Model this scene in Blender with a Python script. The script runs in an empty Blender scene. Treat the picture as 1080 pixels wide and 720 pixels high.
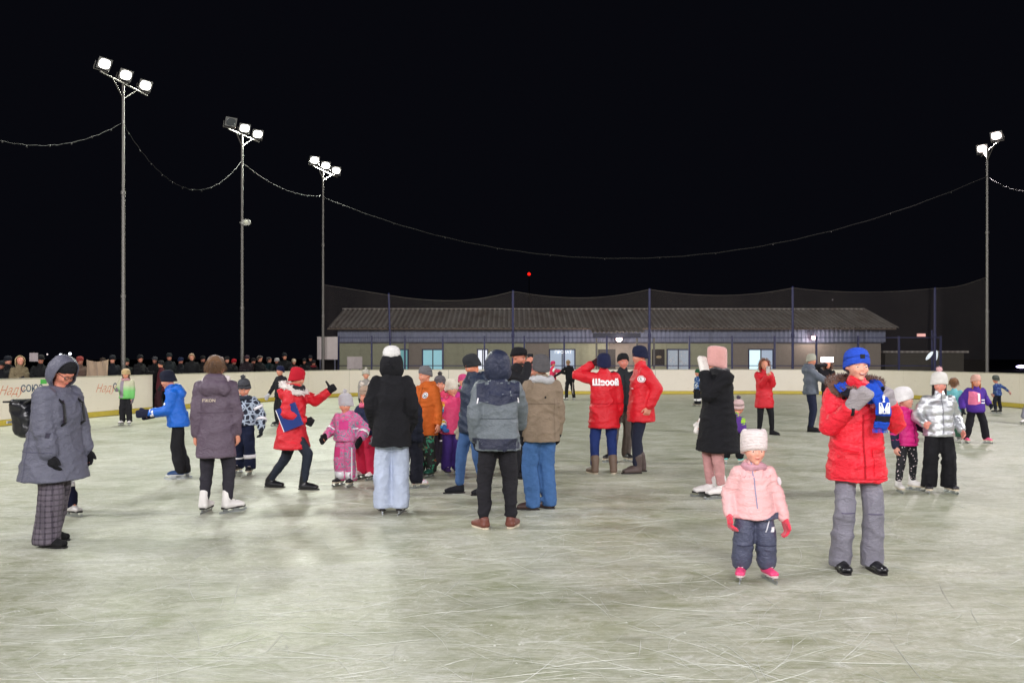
import bpy, bmesh, math, random
import numpy as np
from mathutils import Vector, Matrix
from mathutils.bvhtree import BVHTree
random.seed(7); rng = np.random.default_rng(7)
sc = bpy.context.scene; C = sc.collection
R = math.radians

# ------------------------------------------------------------------ camera, world, exposure
CAMH, F, YH = 1.66, 900.0, 378.0
cd = bpy.data.cameras.new('camera'); cam = bpy.data.objects.new('camera', cd); C.objects.link(cam)
cam.location = (0, 0, CAMH); cam.rotation_euler = (R(90), 0, 0)
cd.sensor_width = 36; cd.lens = 30; cd.shift_y = 18/1080; cd.clip_start = .1; cd.clip_end = 3000
sc.camera = cam
w = bpy.data.worlds.new('World'); sc.world = w; w.use_nodes = True
w.node_tree.nodes['Background'].inputs[0].default_value = (.28, .3, .5, 1)
w.node_tree.nodes['Background'].inputs[1].default_value = .008
sc.view_settings.view_transform = 'Standard'; sc.view_settings.look = 'None'
sc.view_settings.exposure = 0.0; sc.view_settings.gamma = 1
sc.render.engine = 'CYCLES'
LAMPW = 1300.0

def G(px, fy, z=0.0):
    """ground point seen at a pixel of the 1080x720 photograph"""
    Y = F*CAMH/(fy-YH)
    return Vector(((px-540)*Y/F, Y, z))
def at(px, py, Y):
    return Vector(((px-540)*Y/F, Y, CAMH-(py-YH)*Y/F))

# ------------------------------------------------------------------ materials
def S(r, g, b):
    f = lambda c: (c/255/12.92) if c/255 <= .04045 else ((c/255+.055)/1.055)**2.4
    return (f(r), f(g), f(b), 1)
_m = {}
def nm(name):
    m = bpy.data.materials.new(name); m.use_nodes = True
    nt = m.node_tree; b = nt.nodes['Principled BSDF']
    return m, nt, b
def node(nt, t, **k):
    n = nt.nodes.new(t)
    for a, v in k.items():
        if a.startswith('i_'): n.inputs[int(a[2:])].default_value = v
        else: setattr(n, a, v)
    return n
def mixc(nt, fac, a, b, mode='MIX'):
    n = nt.nodes.new('ShaderNodeMix'); n.data_type = 'RGBA'; n.blend_type = mode
    for i, v in ((0, fac), (6, a), (7, b)):
        if hasattr(v, 'links') or hasattr(v, 'is_linked'): nt.links.new(v, n.inputs[i])
        else: n.inputs[i].default_value = v
    return n.outputs[2]
def ramp(nt, src, stops, mode='LINEAR'):
    n = nt.nodes.new('ShaderNodeValToRGB'); n.color_ramp.interpolation = mode
    e = n.color_ramp.elements
    while len(e) < len(stops): e.new(.5)
    for el, (p, c) in zip(e, stops):
        el.position = p; el.color = c if len(c) == 4 else (*c, 1)
    nt.links.new(src, n.inputs[0]); return n.outputs[0]
def coords(nt, scale=(1, 1, 1), rot=(0, 0, 0), kind='Object'):
    tc = nt.nodes.new('ShaderNodeTexCoord'); mp = nt.nodes.new('ShaderNodeMapping')
    mp.inputs['Scale'].default_value = scale; mp.inputs['Rotation'].default_value = rot
    nt.links.new(tc.outputs[kind], mp.inputs[0]); return mp.outputs[0]
def noise(nt, vec, scale, detail=3, rough=.5, dist=0):
    n = node(nt, 'ShaderNodeTexNoise'); n.inputs['Scale'].default_value = scale
    n.inputs['Detail'].default_value = detail; n.inputs['Roughness'].default_value = rough
    n.inputs['Distortion'].default_value = dist
    nt.links.new(vec, n.inputs['Vector']); return n.outputs['Fac']
def bump(nt, b, h, strength=.5, dist=.01, prev=None):
    n = nt.nodes.new('ShaderNodeBump'); n.inputs['Strength'].default_value = strength
    n.inputs['Distance'].default_value = dist; nt.links.new(h, n.inputs['Height'])
    if prev: nt.links.new(prev, n.inputs['Normal'])
    nt.links.new(n.outputs[0], b.inputs['Normal']); return n.outputs[0]
def sc3(c, k): return (min(1, c[0]*k), min(1, c[1]*k), min(1, c[2]*k), 1)

def cloth(rgb, kind='woven', rough=.85):
    key = (rgb, kind, rough)
    if key in _m: return _m[key]
    m, nt, b = nm('%s_fabric' % kind); col = S(*rgb)
    v = coords(nt); n1 = noise(nt, v, 7, 4, .6); n2 = noise(nt, v, 90, 2, .7)
    c = mixc(nt, n1, sc3(col, .78), sc3(col, 1.18)); c = mixc(nt, .25, c, mixc(nt, n2, sc3(col, .6), sc3(col, 1.3)))
    nt.links.new(c, b.inputs['Base Color'])
    b.inputs['Roughness'].default_value = rough
    b.inputs['Specular IOR Level'].default_value = .3
    wv = noise(nt, coords(nt, (1, 1, 1.7), (.3, .5, .2)), 17, 3, .55, 1.2)
    p = bump(nt, b, wv, .5, .024)
    if kind == 'nylon':
        b.inputs['Roughness'].default_value = .48; b.inputs['Specular IOR Level'].default_value = .4
        bump(nt, b, noise(nt, coords(nt, (1, 1, 2.2)), 42, 3, .6, 1.5), .35, .01, p)
    elif kind == 'knit':
        wn = node(nt, 'ShaderNodeTexWave'); wn.inputs['Scale'].default_value = 28; wn.bands_direction = 'Z'
        wn.inputs['Distortion'].default_value = 1.0; wn.inputs['Detail'].default_value = 1
        nt.links.new(v, wn.inputs['Vector']); bump(nt, b, wn.outputs['Fac'], .5, .006, p)
    elif kind == 'denim':
        c2 = mixc(nt, noise(nt, coords(nt, (1, 1, .5)), 9, 3, .6), sc3(col, .8), sc3(col, 1.25)); nt.links.new(c2, b.inputs['Base Color'])
    else:
        bump(nt, b, n2, .35, .004, p)
    if kind in ('fur', 'fleece'):
        b.inputs['Sheen Weight'].default_value = .4; b.inputs['Roughness'].default_value = 1
    _m[key] = m; return m
def simple(name, rgb, rough=.5, metal=0, bs=30, bst=.2, spec=.5):
    key = (name, rgb, rough, metal)
    if key in _m: return _m[key]
    m, nt, b = nm(name); col = S(*rgb); v = coords(nt)
    nt.links.new(mixc(nt, noise(nt, v, 5, 5, .6), sc3(col, .8), sc3(col, 1.15)), b.inputs['Base Color'])
    b.inputs['Roughness'].default_value = rough; b.inputs['Metallic'].default_value = metal
    b.inputs['Specular IOR Level'].default_value = spec
    bump(nt, b, noise(nt, v, bs, 3), bst, .005)
    _m[key] = m; return m
def skin(rgb=(214, 150, 122)):
    key = ('skin', rgb)
    if key in _m: return _m[key]
    m, nt, b = nm('skin'); col = S(*rgb); v = coords(nt)
    c = mixc(nt, noise(nt, v, 14, 3), sc3(col, .88), (min(1, col[0]*1.1), col[1]*.93, col[2]*.9, 1))
    nt.links.new(c, b.inputs['Base Color']); b.inputs['Roughness'].default_value = .55
    b.inputs['Subsurface Weight'].default_value = .08; b.inputs['Subsurface Radius'].default_value = (.01, .004, .002)
    _m[key] = m; return m
def emis(name, rgb, s):
    key = (name, rgb, s)
    if key in _m: return _m[key]
    m, nt, b = nm(name); b.inputs['Base Color'].default_value = S(*rgb)
    b.inputs['Emission Color'].default_value = S(*rgb); b.inputs['Emission Strength'].default_value = s
    _m[key] = m; return m
REFL = simple('reflective_tape', (252, 246, 255), .25, 0, 200, .05, 1.0)
def pattern(kind):
    if kind in _m: return _m[kind]
    m, nt, b = nm(kind + '_fabric'); v = coords(nt)
    b.inputs['Roughness'].default_value = .75
    if kind == 'cell_print':
        n = node(nt, 'ShaderNodeTexVoronoi'); n.feature = 'DISTANCE_TO_EDGE'; n.inputs['Scale'].default_value = 14
        nt.links.new(v, n.inputs['Vector'])
        c = ramp(nt, n.outputs['Distance'], [(0, S(170, 182, 196)), (.10, S(150, 164, 182)), (.15, S(18, 24, 44)), (1, S(12, 16, 32))])
    elif kind == 'pink_grey_print':
        n = node(nt, 'ShaderNodeTexWave'); n.bands_direction = 'Z'; n.inputs['Scale'].default_value = 3.4
        n.inputs['Distortion'].default_value = 12; n.inputs['Detail'].default_value = 3; n.inputs['Detail Scale'].default_value = 2.5
        nt.links.new(v, n.inputs['Vector'])
        c = ramp(nt, n.outputs['Fac'], [(0, S(224, 84, 150)), (.15, S(226, 130, 170)), (.28, S(150, 148, 166)), (.66, S(112, 118, 140)), (.8, S(222, 96, 150))], 'CONSTANT')
    elif kind == 'plaid':
        s = nt.nodes.new('ShaderNodeSeparateXYZ'); nt.links.new(v, s.inputs[0]); c = None; outs = []
        for i, ax in enumerate((0, 1, 2)):
            a = node(nt, 'ShaderNodeMath', operation='MULTIPLY'); nt.links.new(s.outputs[ax], a.inputs[0]); a.inputs[1].default_value = 21 if ax == 2 else 23
            f = node(nt, 'ShaderNodeMath', operation='FRACT'); nt.links.new(a.outputs[0], f.inputs[0])
            g = node(nt, 'ShaderNodeMath', operation='GREATER_THAN'); nt.links.new(f.outputs[0], g.inputs[0]); g.inputs[1].default_value = .68
            outs.append(g.outputs[0])
        c = mixc(nt, outs[0], S(94, 86, 96), S(58, 52, 62)); c = mixc(nt, outs[2], c, S(52, 44, 54), 'MULTIPLY')
        c = mixc(nt, .45, mixc(nt, outs[1], S(94, 86, 96), S(62, 54, 66)), c)
    elif kind == 'rainbow_stripe':
        s = nt.nodes.new('ShaderNodeSeparateXYZ'); nt.links.new(v, s.inputs[0])
        a = node(nt, 'ShaderNodeMath', operation='MULTIPLY'); nt.links.new(s.outputs[2], a.inputs[0]); a.inputs[1].default_value = 4.6
        f = node(nt, 'ShaderNodeMath', operation='FRACT'); nt.links.new(a.outputs[0], f.inputs[0])
        c = ramp(nt, f.outputs[0], [(0, S(40, 60, 170)), (.16, S(70, 170, 220)), (.33, S(235, 235, 235)), (.5, S(245, 205, 60)), (.66, S(240, 120, 60)), (.83, S(236, 80, 140))], 'CONSTANT')
    elif kind == 'dotted_print':
        n = node(nt, 'ShaderNodeTexVoronoi'); n.inputs['Scale'].default_value = 30; nt.links.new(v, n.inputs['Vector'])
        c = ramp(nt, n.outputs['Distance'], [(0, S(225, 215, 215)), (.2, S(210, 190, 195)), (.25, S(18, 18, 24)), (1, S(14, 14, 20))])
    elif kind == 'purple_green_print':
        c = ramp(nt, noise(nt, v, 9, 2, .5, .8), [(0, S(82, 40, 130)), (.52, S(70, 36, 110)), (.54, S(150, 196, 50)), (.62, S(120, 180, 60)), (.64, S(60, 30, 100))], 'CONSTANT')
    elif kind == 'green_fade':
        s = nt.nodes.new('ShaderNodeSeparateXYZ'); nt.links.new(v, s.inputs[0])
        c = ramp(nt, s.outputs[2], [(.6, S(92, 176, 84)), (.85, S(120, 196, 110)), (.98, S(186, 196, 160)), (1, S(190, 190, 160))])
    elif kind == 'flame_print':
        c = ramp(nt, noise(nt, v, 12, 2, .5, .8), [(0, S(22, 26, 24)), (.5, S(22, 26, 24)), (.56, S(40, 120, 90)), (.63, S(150, 70, 40)), (.7, S(24, 24, 26))], 'CONSTANT')
    elif kind == 'pink_white_print':
        c = ramp(nt, noise(nt, v, 26, 2, .5), [(0, S(240, 236, 238)), (.5, S(240, 230, 236)), (.56, S(224, 110, 160)), (.68, S(230, 220, 225))], 'CONSTANT')
    elif kind == 'silver':
        c = ramp(nt, noise(nt, v, 8, 2), [(0, S(190, 192, 196)), (1, S(212, 214, 218))])
        b.inputs['Metallic'].default_value = .75; b.inputs['Roughness'].default_value = .33
    elif kind == 'blue_camo':
        c = ramp(nt, noise(nt, v, 10, 2, .5, .8), [(0, S(30, 52, 110)), (.5, S(50, 84, 140)), (.58, S(110, 130, 160)), (.66, S(28, 40, 80))], 'CONSTANT')
    elif kind == 'teal_print':
        c = ramp(nt, noise(nt, v, 11, 2, .5, .8), [(0, S(20, 70, 130)), (.5, S(30, 90, 150)), (.54, S(230, 235, 240)), (.62, S(16, 20, 30))], 'CONSTANT')
    nt.links.new(c, b.inputs['Base Color'])
    p = bump(nt, b, noise(nt, coords(nt, (1, 1, 1.7)), 18, 3, .55, 1.2), .5, .02)
    _m[kind] = m; return m
LEATHER = simple('black_leather', (26, 26, 28), .38, 0, 25, .5)
BLADE = simple('steel', (190, 194, 200), .28, 1, 60, .05)
DARKPAINT = simple('navy_paint', (38, 44, 92), .5, 0, 30, .1)
GALV = simple('galvanised_steel', (118, 115, 110), .5, .6, 40, .1)
EYEW = simple('eye_white', (225, 220, 215), .2); EYED = simple('eye_iris', (48, 36, 30), .15)
LIP = simple('lip', (178, 84, 82), .45); BROW = cloth((112, 84, 66), 'fur')
WHITE = simple('white_print', (242, 240, 240), .6)

# ------------------------------------------------------------------ object helpers
def mesh_obj(name, V, Fc, mat, parent=None, smooth=False):
    me = bpy.data.meshes.new(name); me.from_pydata([tuple(v) for v in V], [], Fc); me.update()
    if mat: me.materials.append(mat)
    if smooth: me.shade_smooth()
    o = bpy.data.objects.new(name, me); C.objects.link(o)
    if parent: o.parent = parent
    return o
def tag(o, label=None, cat=None, group=None, kind=None):
    if label: o['label'] = label
    if cat: o['category'] = cat
    if group: o['group'] = group
    if kind: o['kind'] = kind
    return o
def empty(name, loc=(0, 0, 0), rz=0, label=None, cat=None, group=None):
    o = bpy.data.objects.new(name, None); C.objects.link(o); o.location = loc; o.rotation_euler = (0, 0, rz)
    o.empty_display_size = .1
    return tag(o, label, cat, group)

class MB:
    def __init__(s): s.V = []; s.F = []
    def add(s, V, Fc):
        n = len(s.V); s.V += [Vector(v) for v in V]; s.F += [tuple(i+n for i in f) for f in Fc]; return s
    def box(s, lo, hi, M=None):
        V = [Vector((x, y, z)) for x in (lo[0], hi[0]) for y in (lo[1], hi[1]) for z in (lo[2], hi[2])]
        if M: V = [M @ v for v in V]
        return s.add(V, [(0, 1, 3, 2), (4, 6, 7, 5), (0, 4, 5, 1), (2, 3, 7, 6), (0, 2, 6, 4), (1, 5, 7, 3)])
    def cap(s, p0, p1, r0, r1, seg=10, flat=None):
        p0 = Vector(p0); p1 = Vector(p1); d = p1-p0; L = d.length
        if L < 1e-6: d = Vector((0, 0, 1)); L = 1e-6
        z = d.normalized(); x = z.orthogonal().normalized(); y = z.cross(x)
        V = []; Fc = []; prof = []
        for a in (-90, -60, -30, 0): prof.append((r0*math.cos(R(a)), r0*math.sin(R(a))))
        for a in (0, 30, 60, 90): prof.append((r1*math.cos(R(a)), L+r1*math.sin(R(a))))
        for (r, h) in prof:
            r = max(r, 1e-4)
            for k in range(seg):
                t = 2*math.pi*k/seg; V.append(p0+z*h+x*(r*math.cos(t))+y*(r*math.sin(t)))
        for i in range(len(prof)-1):
            for k in range(seg):
                k2 = (k+1) % seg; Fc.append((i*seg+k, i*seg+k2, (i+1)*seg+k2, (i+1)*seg+k))
        Fc.append(tuple(range(seg-1, -1, -1))); n = (len(prof)-1)*seg; Fc.append(tuple(range(n, n+seg)))
        return s.add(V, Fc)
    def ell(s, c, r, M=None, su=14, sv=10):
        V = []; Fc = []
        for i in range(1, sv):
            p = math.pi*i/sv
            for k in range(su):
                t = 2*math.pi*k/su
                V.append(Vector((r[0]*math.sin(p)*math.cos(t), r[1]*math.sin(p)*math.sin(t), r[2]*math.cos(p))))
        V.append(Vector((0, 0, r[2]))); V.append(Vector((0, 0, -r[2])))
        for i in range(sv-2):
            for k in range(su):
                k2 = (k+1) % su; Fc.append((i*su+k, (i+1)*su+k, (i+1)*su+k2, i*su+k2))
        a = (sv-1)*su; b = a+1; l = (sv-2)*su
        for k in range(su):
            k2 = (k+1) % su; Fc.append((a, k, k2)); Fc.append((b, l+k2, l+k))
        c = Vector(c)
        V = [(c+v) for v in V]
        if M: V = [M @ v for v in V]
        return s.add(V, Fc)
    def loft(s, rings, seg=24, pw=1.0, M=None, close=True, rib=None):
        """rings: (cx,cy,z,a,b)"""
        V = []; Fc = []
        for (cx, cy, z, a, b) in rings:
            for k in range(seg):
                t = 2*math.pi*k/seg; ct, st = math.cos(t), math.sin(t)
                rr = 1+(rib[0]*math.sin(rib[1]*t) if rib else 0)
                V.append(Vector((cx+a*rr*math.copysign(abs(ct)**pw, ct), cy+b*rr*math.copysign(abs(st)**pw, st), z)))
        n = len(rings)
        for i in range(n-1):
            for k in range(seg):
                k2 = (k+1) % seg; Fc.append((i*seg+k, i*seg+k2, (i+1)*seg+k2, (i+1)*seg+k))
        if close: Fc.append(tuple(range(seg-1, -1, -1))); Fc.append(tuple(range((n-1)*seg, n*seg)))
        if M: V = [M @ v for v in V]
        return s.add(V, Fc)
    def tube(s, pts, r, seg=6):
        pts = [Vector(p) for p in pts]; V = []; Fc = []; x = None
        for i, p in enumerate(pts):
            d = (pts[min(i+1, len(pts)-1)]-pts[max(i-1, 0)]).normalized()
            x = d.orthogonal().normalized() if x is None else (x-d*x.dot(d)).normalized()
            y = d.cross(x); rr = r[i] if isinstance(r, (list, tuple)) else r
            for k in range(seg):
                t = 2*math.pi*k/seg; V.append(p+x*(rr*math.cos(t))+y*(rr*math.sin(t)))
        for i in range(len(pts)-1):
            for k in range(seg):
                k2 = (k+1) % seg; Fc.append((i*seg+k, i*seg+k2, (i+1)*seg+k2, (i+1)*seg+k))
        Fc.append(tuple(range(seg-1, -1, -1))); n = (len(pts)-1)*seg; Fc.append(tuple(range(n, n+seg)))
        return s.add(V, Fc)
    def build(s, name, mat, parent=None, smooth=False): return mesh_obj(name, s.V, s.F, mat, parent, smooth)

BAKE = []     # (object, displacement function)
POST = []     # decals laid on finished garments
def remesh(name, mb, mat, parent, vox, smooth=4, disp=None):
    o = mb.build(name, mat, parent)
    m = o.modifiers.new('r', 'REMESH'); m.mode = 'VOXEL'; m.voxel_size = vox; m.use_smooth_shade = True
    if smooth:
        q = o.modifiers.new('s', 'SMOOTH'); q.iterations = smooth; q.factor = .5
    BAKE.append((o, disp)); return o

def folds(amp, freq, seed, zk=1.0):
    r = np.random.default_rng(seed)
    dirs = r.normal(size=(6, 3)); dirs /= np.linalg.norm(dirs, axis=1)[:, None]; dirs[:, 2] *= 1.8*zk
    ph = r.uniform(0, 6.28, 6)
    def f(P, N):
        wv = np.sin(P@dirs[4]*freq*.4+ph[4])*1.1+np.sin(P@dirs[5]*freq*.7+ph[5])*.6
        d = 0
        for i in range(4):
            d = d+(1-np.abs(np.sin(P@dirs[i]*freq*(.5+.35*i)*.5+ph[i]+wv)))**2/(1+.5*i)
        msk = .45+1.1*(.5+.5*np.sin(P@dirs[0]*freq*.16+ph[2])*np.sin(P@dirs[3]*freq*.21+ph[1]))**1.5
        return P+N*((d-.7)*amp*msk*1.15)[:, None]
    return f
def puff(amp, pitch, seed, famp=.004):
    g = folds(famp, 60, seed)
    def f(P, N):
        P = g(P, N); z = P[:, 2]+.01*np.sin(P[:, 0]*9+seed)+.008*np.sin(P[:, 1]*11)
        return P+N*((np.sqrt(np.abs(np.sin(np.pi*z/pitch)))-.7)*amp)[:, None]
    return f

def tufts(name, pts, length, mat, parent, width=.006, droop=0, spread=.5):
    """short fur: slim blades set on (point, normal) pairs"""
    V = []; Fc = []
    for p, n in pts:
        n = (n+Vector((random.uniform(-1, 1), random.uniform(-1, 1), random.uniform(-1, 1)-droop))*spread).normalized()
        t = n.orthogonal().normalized(); a = random.uniform(0, 6.28)
        t = (t*math.cos(a)+n.cross(t)*math.sin(a)); l = length*random.uniform(.6, 1.25); i = len(V)
        V += [p-t*width, p+t*width, p+n*l]; Fc.append((i, i+1, i+2))
    return mesh_obj(name, V, Fc, mat, parent)

def ik(a, c, l1, l2, hint):
    d = c-a; D = d.length
    if D > (l1+l2)*.995: c = a+d.normalized()*(l1+l2)*.995; d = c-a; D = d.length
    x = (l1*l1-l2*l2+D*D)/(2*D); h = math.sqrt(max(0, l1*l1-x*x)); u = d.normalized()
    hv = (hint-u*hint.dot(u)); hv = hv.normalized() if hv.length > 1e-4 else u.orthogonal().normalized()
    return a+u*x+hv*h, c

def hand_prims(mb, w, d, pn, s, side, pose='relaxed', grow=0):
    """w wrist, d hand direction, pn palm normal; s size unit (hand length)"""
    d = d.normalized(); pn = (pn-d*pn.dot(d)).normalized(); x = d.cross(pn).normalized()*side
    g = grow
    if pose == 'mitten':
        for k in (-.17, -.02, .13): mb.cap(w+d*s*.12+x*s*k*.8, w+d*s*.86+x*s*k+pn*s*.08, s*.17+g, s*.15+g)
        mb.cap(w+d*s*.25-x*s*.16, w+d*s*.58-x*s*.38+pn*s*.05, s*.11+g, s*.1+g); mb.cap(w-d*s*.22, w+d*s*.12, s*.2+g, s*.2+g)
        return
    for k in (-.14, 0, .14): mb.cap(w+d*s*.08+x*s*k*.7, w+d*s*.46+x*s*k, s*.11+g, s*.1+g)
    L = [.40, .46, .43, .34]; curl = {'relaxed': 25, 'thumb_up': 95, 'fist': 95, 'open': 6, 'grip': 62}[pose]
    for i in range(4):
        off = (-.19+.125*i); p = w+d*s*.46+x*s*off; a = 0; r = s*.055+g
        segs = (.45, .32, .26)
        for j, q in enumerate(segs):
            a += R(curl*(1, .95, .6)[j]*(1+.08*i)); dd = d*math.cos(a)+pn*math.sin(a)
            p2 = p+dd*(L[i]*s*q); mb.cap(p, p2, r, r*.92, 8); p = p2; r *= .93
    if pose == 'thumb_up': t1 = -x*.9+d*.15; t2 = -x
    elif pose in ('fist', 'grip'): t1 = -x*.5+d*.5+pn*.6; t2 = d*.5+pn*.4+x*.3
    else: t1 = -x*.65+d*.7+pn*.2; t2 = -x*.25+d*.95+pn*.15
    p = w+d*s*.14-x*s*.15; p1 = p+t1.normalized()*s*.26; p2 = p1+t2.normalized()*s*.24
    mb.cap(p, p1, s*.085+g, s*.065+g, 8); mb.cap(p1, p2, s*.062+g, s*.05+g, 8)

def shoe(parent, kind, pos, yaw, s, mat, solemat, mats, k, blade_mat=None):
    """pos = ankle ground point; s = foot length"""
    M = Matrix.Translation(pos) @ Matrix.Rotation(yaw, 4, 'Z')
    sk = kind.startswith('skate'); lift = .055 if sk else .012
    vox = max(.007, min(.02, 1.1/k)); mb = MB()
    T = lambda x, y, z: M @ Vector((x*s, y*s, z*s+lift))
    for sx in (-.09, .09): mb.cap(T(sx*.8, .12, .12), T(sx, -.66, .09), s*.15, s*.12)
    mb.cap(T(0, -.1, .2), T(0, -.55, .14), s*.17, s*.13)
    sh = {'low': .34, 'ankle': .55, 'skate': .72, 'skate_black': .72, 'boot': .85, 'tall': 1.75}[kind]
    rs = {'boot': .215, 'tall': .19}.get(kind, .2)
    A0 = T(0, .07, .3); dk_ = (mats-A0).normalized() if mats is not None else Vector((0, 0, 1))
    mb.cap(T(0, .06, .2), A0, s*rs*1.02, s*rs, 12)
    if sh > .35: mb.cap(A0, A0+dk_*s*(sh-.3), s*rs, s*(rs+(.05 if kind in ('tall', 'boot') else .0)), 12)
    zmin = lift+pos[2]
    def clampz(P, N):
        P = P.copy(); P[:, 2] = np.maximum(P[:, 2], zmin); return P
    o = remesh('skate_boot' if sk else 'boot' if kind != 'low' else 'shoe', mb, mat, parent, vox, 2, clampz)
    # sole
    def outline(gx, n=20):
        pts = []
        for i in range(n):
            t = 2*math.pi*i/n; y = -.27+.58*math.sin(t); wdt = (.2 if y < -.3 else .17)+gx
            pts.append((math.copysign(abs(math.cos(t))**.7, math.cos(t))*wdt, y))
        return pts
    pts = outline(.012); n = len(pts); V = []; h0, h1 = (-.004, .06) if not sk else (-.03, .045)
    for z in (h0, h1):
        for (x, y) in pts: V.append(M @ Vector((x*s, y*s, z*s*1.0+(lift if sk else 0))))
    Fc = [tuple(range(n-1, -1, -1)), tuple(range(n, 2*n))]+[(i, (i+1) % n, n+(i+1) % n, n+i) for i in range(n)]
    mesh_obj('sole', V, Fc, solemat, o)
    if sk:
        b = MB(); th = .0035
        b.box((-th, -.86*s, .0), (th, .40*s, .022), M)
        b.box((-th, -.93*s, .012), (th, -.80*s, .034), M)
        b.box((-.009, -.55*s, .018), (.009, -.25*s, lift-.006), M); b.box((-.009, .02*s, .018), (.009, .22*s, lift-.006), M)
        b.build('blade', BLADE, o)
        # laces
        if k > 70:
            lb = MB()
            for i in range(4):
                z = .3+.1*i; y = -.36+.07*i
                lb.cap(M @ Vector((-.09*s, (y+.02)*s-.0, z*s+lift)), M @ Vector((.09*s, y*s, z*s+lift)), .004, .004, 5)
            lb.build('lace', WHITE if kind == 'skate_black' else simple('lace', (200, 190, 190), .8), o)
    return o

def hood_shell(name, Mh, hh, mat, parent, opening=118, big=1.0, seed=1, low=1.35, peak=.0, drop=0):
    V = []; Fc = []; nu, nv = 32, 16
    a, b, c = .50*hh*big, .56*hh*big, .56*hh*big; cc = Vector((0, .05*hh, (.03+drop)*hh))
    for sh in (1.0, .90):
        for i in range(nv+1):
            ph = R(2+(opening-2)*i/nv)
            for j in range(nu):
                t = 2*math.pi*j/nu; st = math.sin(t); lowk = low if st < 0 else 1.0
                wr = 1+.02*math.sin(5*t+seed)+.018*math.sin(9*ph+3*t+seed)
                x = a*sh*math.sin(ph)*math.cos(t)*wr*(1.12 if st < -.2 else 1); y = b*sh*math.cos(ph)*wr; z = c*sh*math.sin(ph)*st*wr*lowk
                if st > 0: z += peak*hh*st*max(0, math.cos(ph)*.5+.5); y += peak*hh*.5*st
                V.append(Mh @ (cc+Vector((x, y, z))))
    m = (nv+1)*nu
    for s_, o_ in ((0, 0), (1, m)):
        for i in range(nv):
            for j in range(nu):
                q = (o_+i*nu+j, o_+i*nu+(j+1) % nu, o_+(i+1)*nu+(j+1) % nu, o_+(i+1)*nu+j)
                Fc.append(q if s_ == 0 else q[::-1])
        Fc.append(tuple(o_+j for j in range(nu)) if s_ == 1 else tuple(o_+j for j in range(nu-1, -1, -1)))
    for j in range(nu):
        i = nv*nu; Fc.append((i+j, i+(j+1) % nu, m+i+(j+1) % nu, m+i+j))
    o = mesh_obj(name, V, Fc, mat, parent, True)
    rim = [V[nv*nu+j] for j in range(nu)]
    return o, rim

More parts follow.
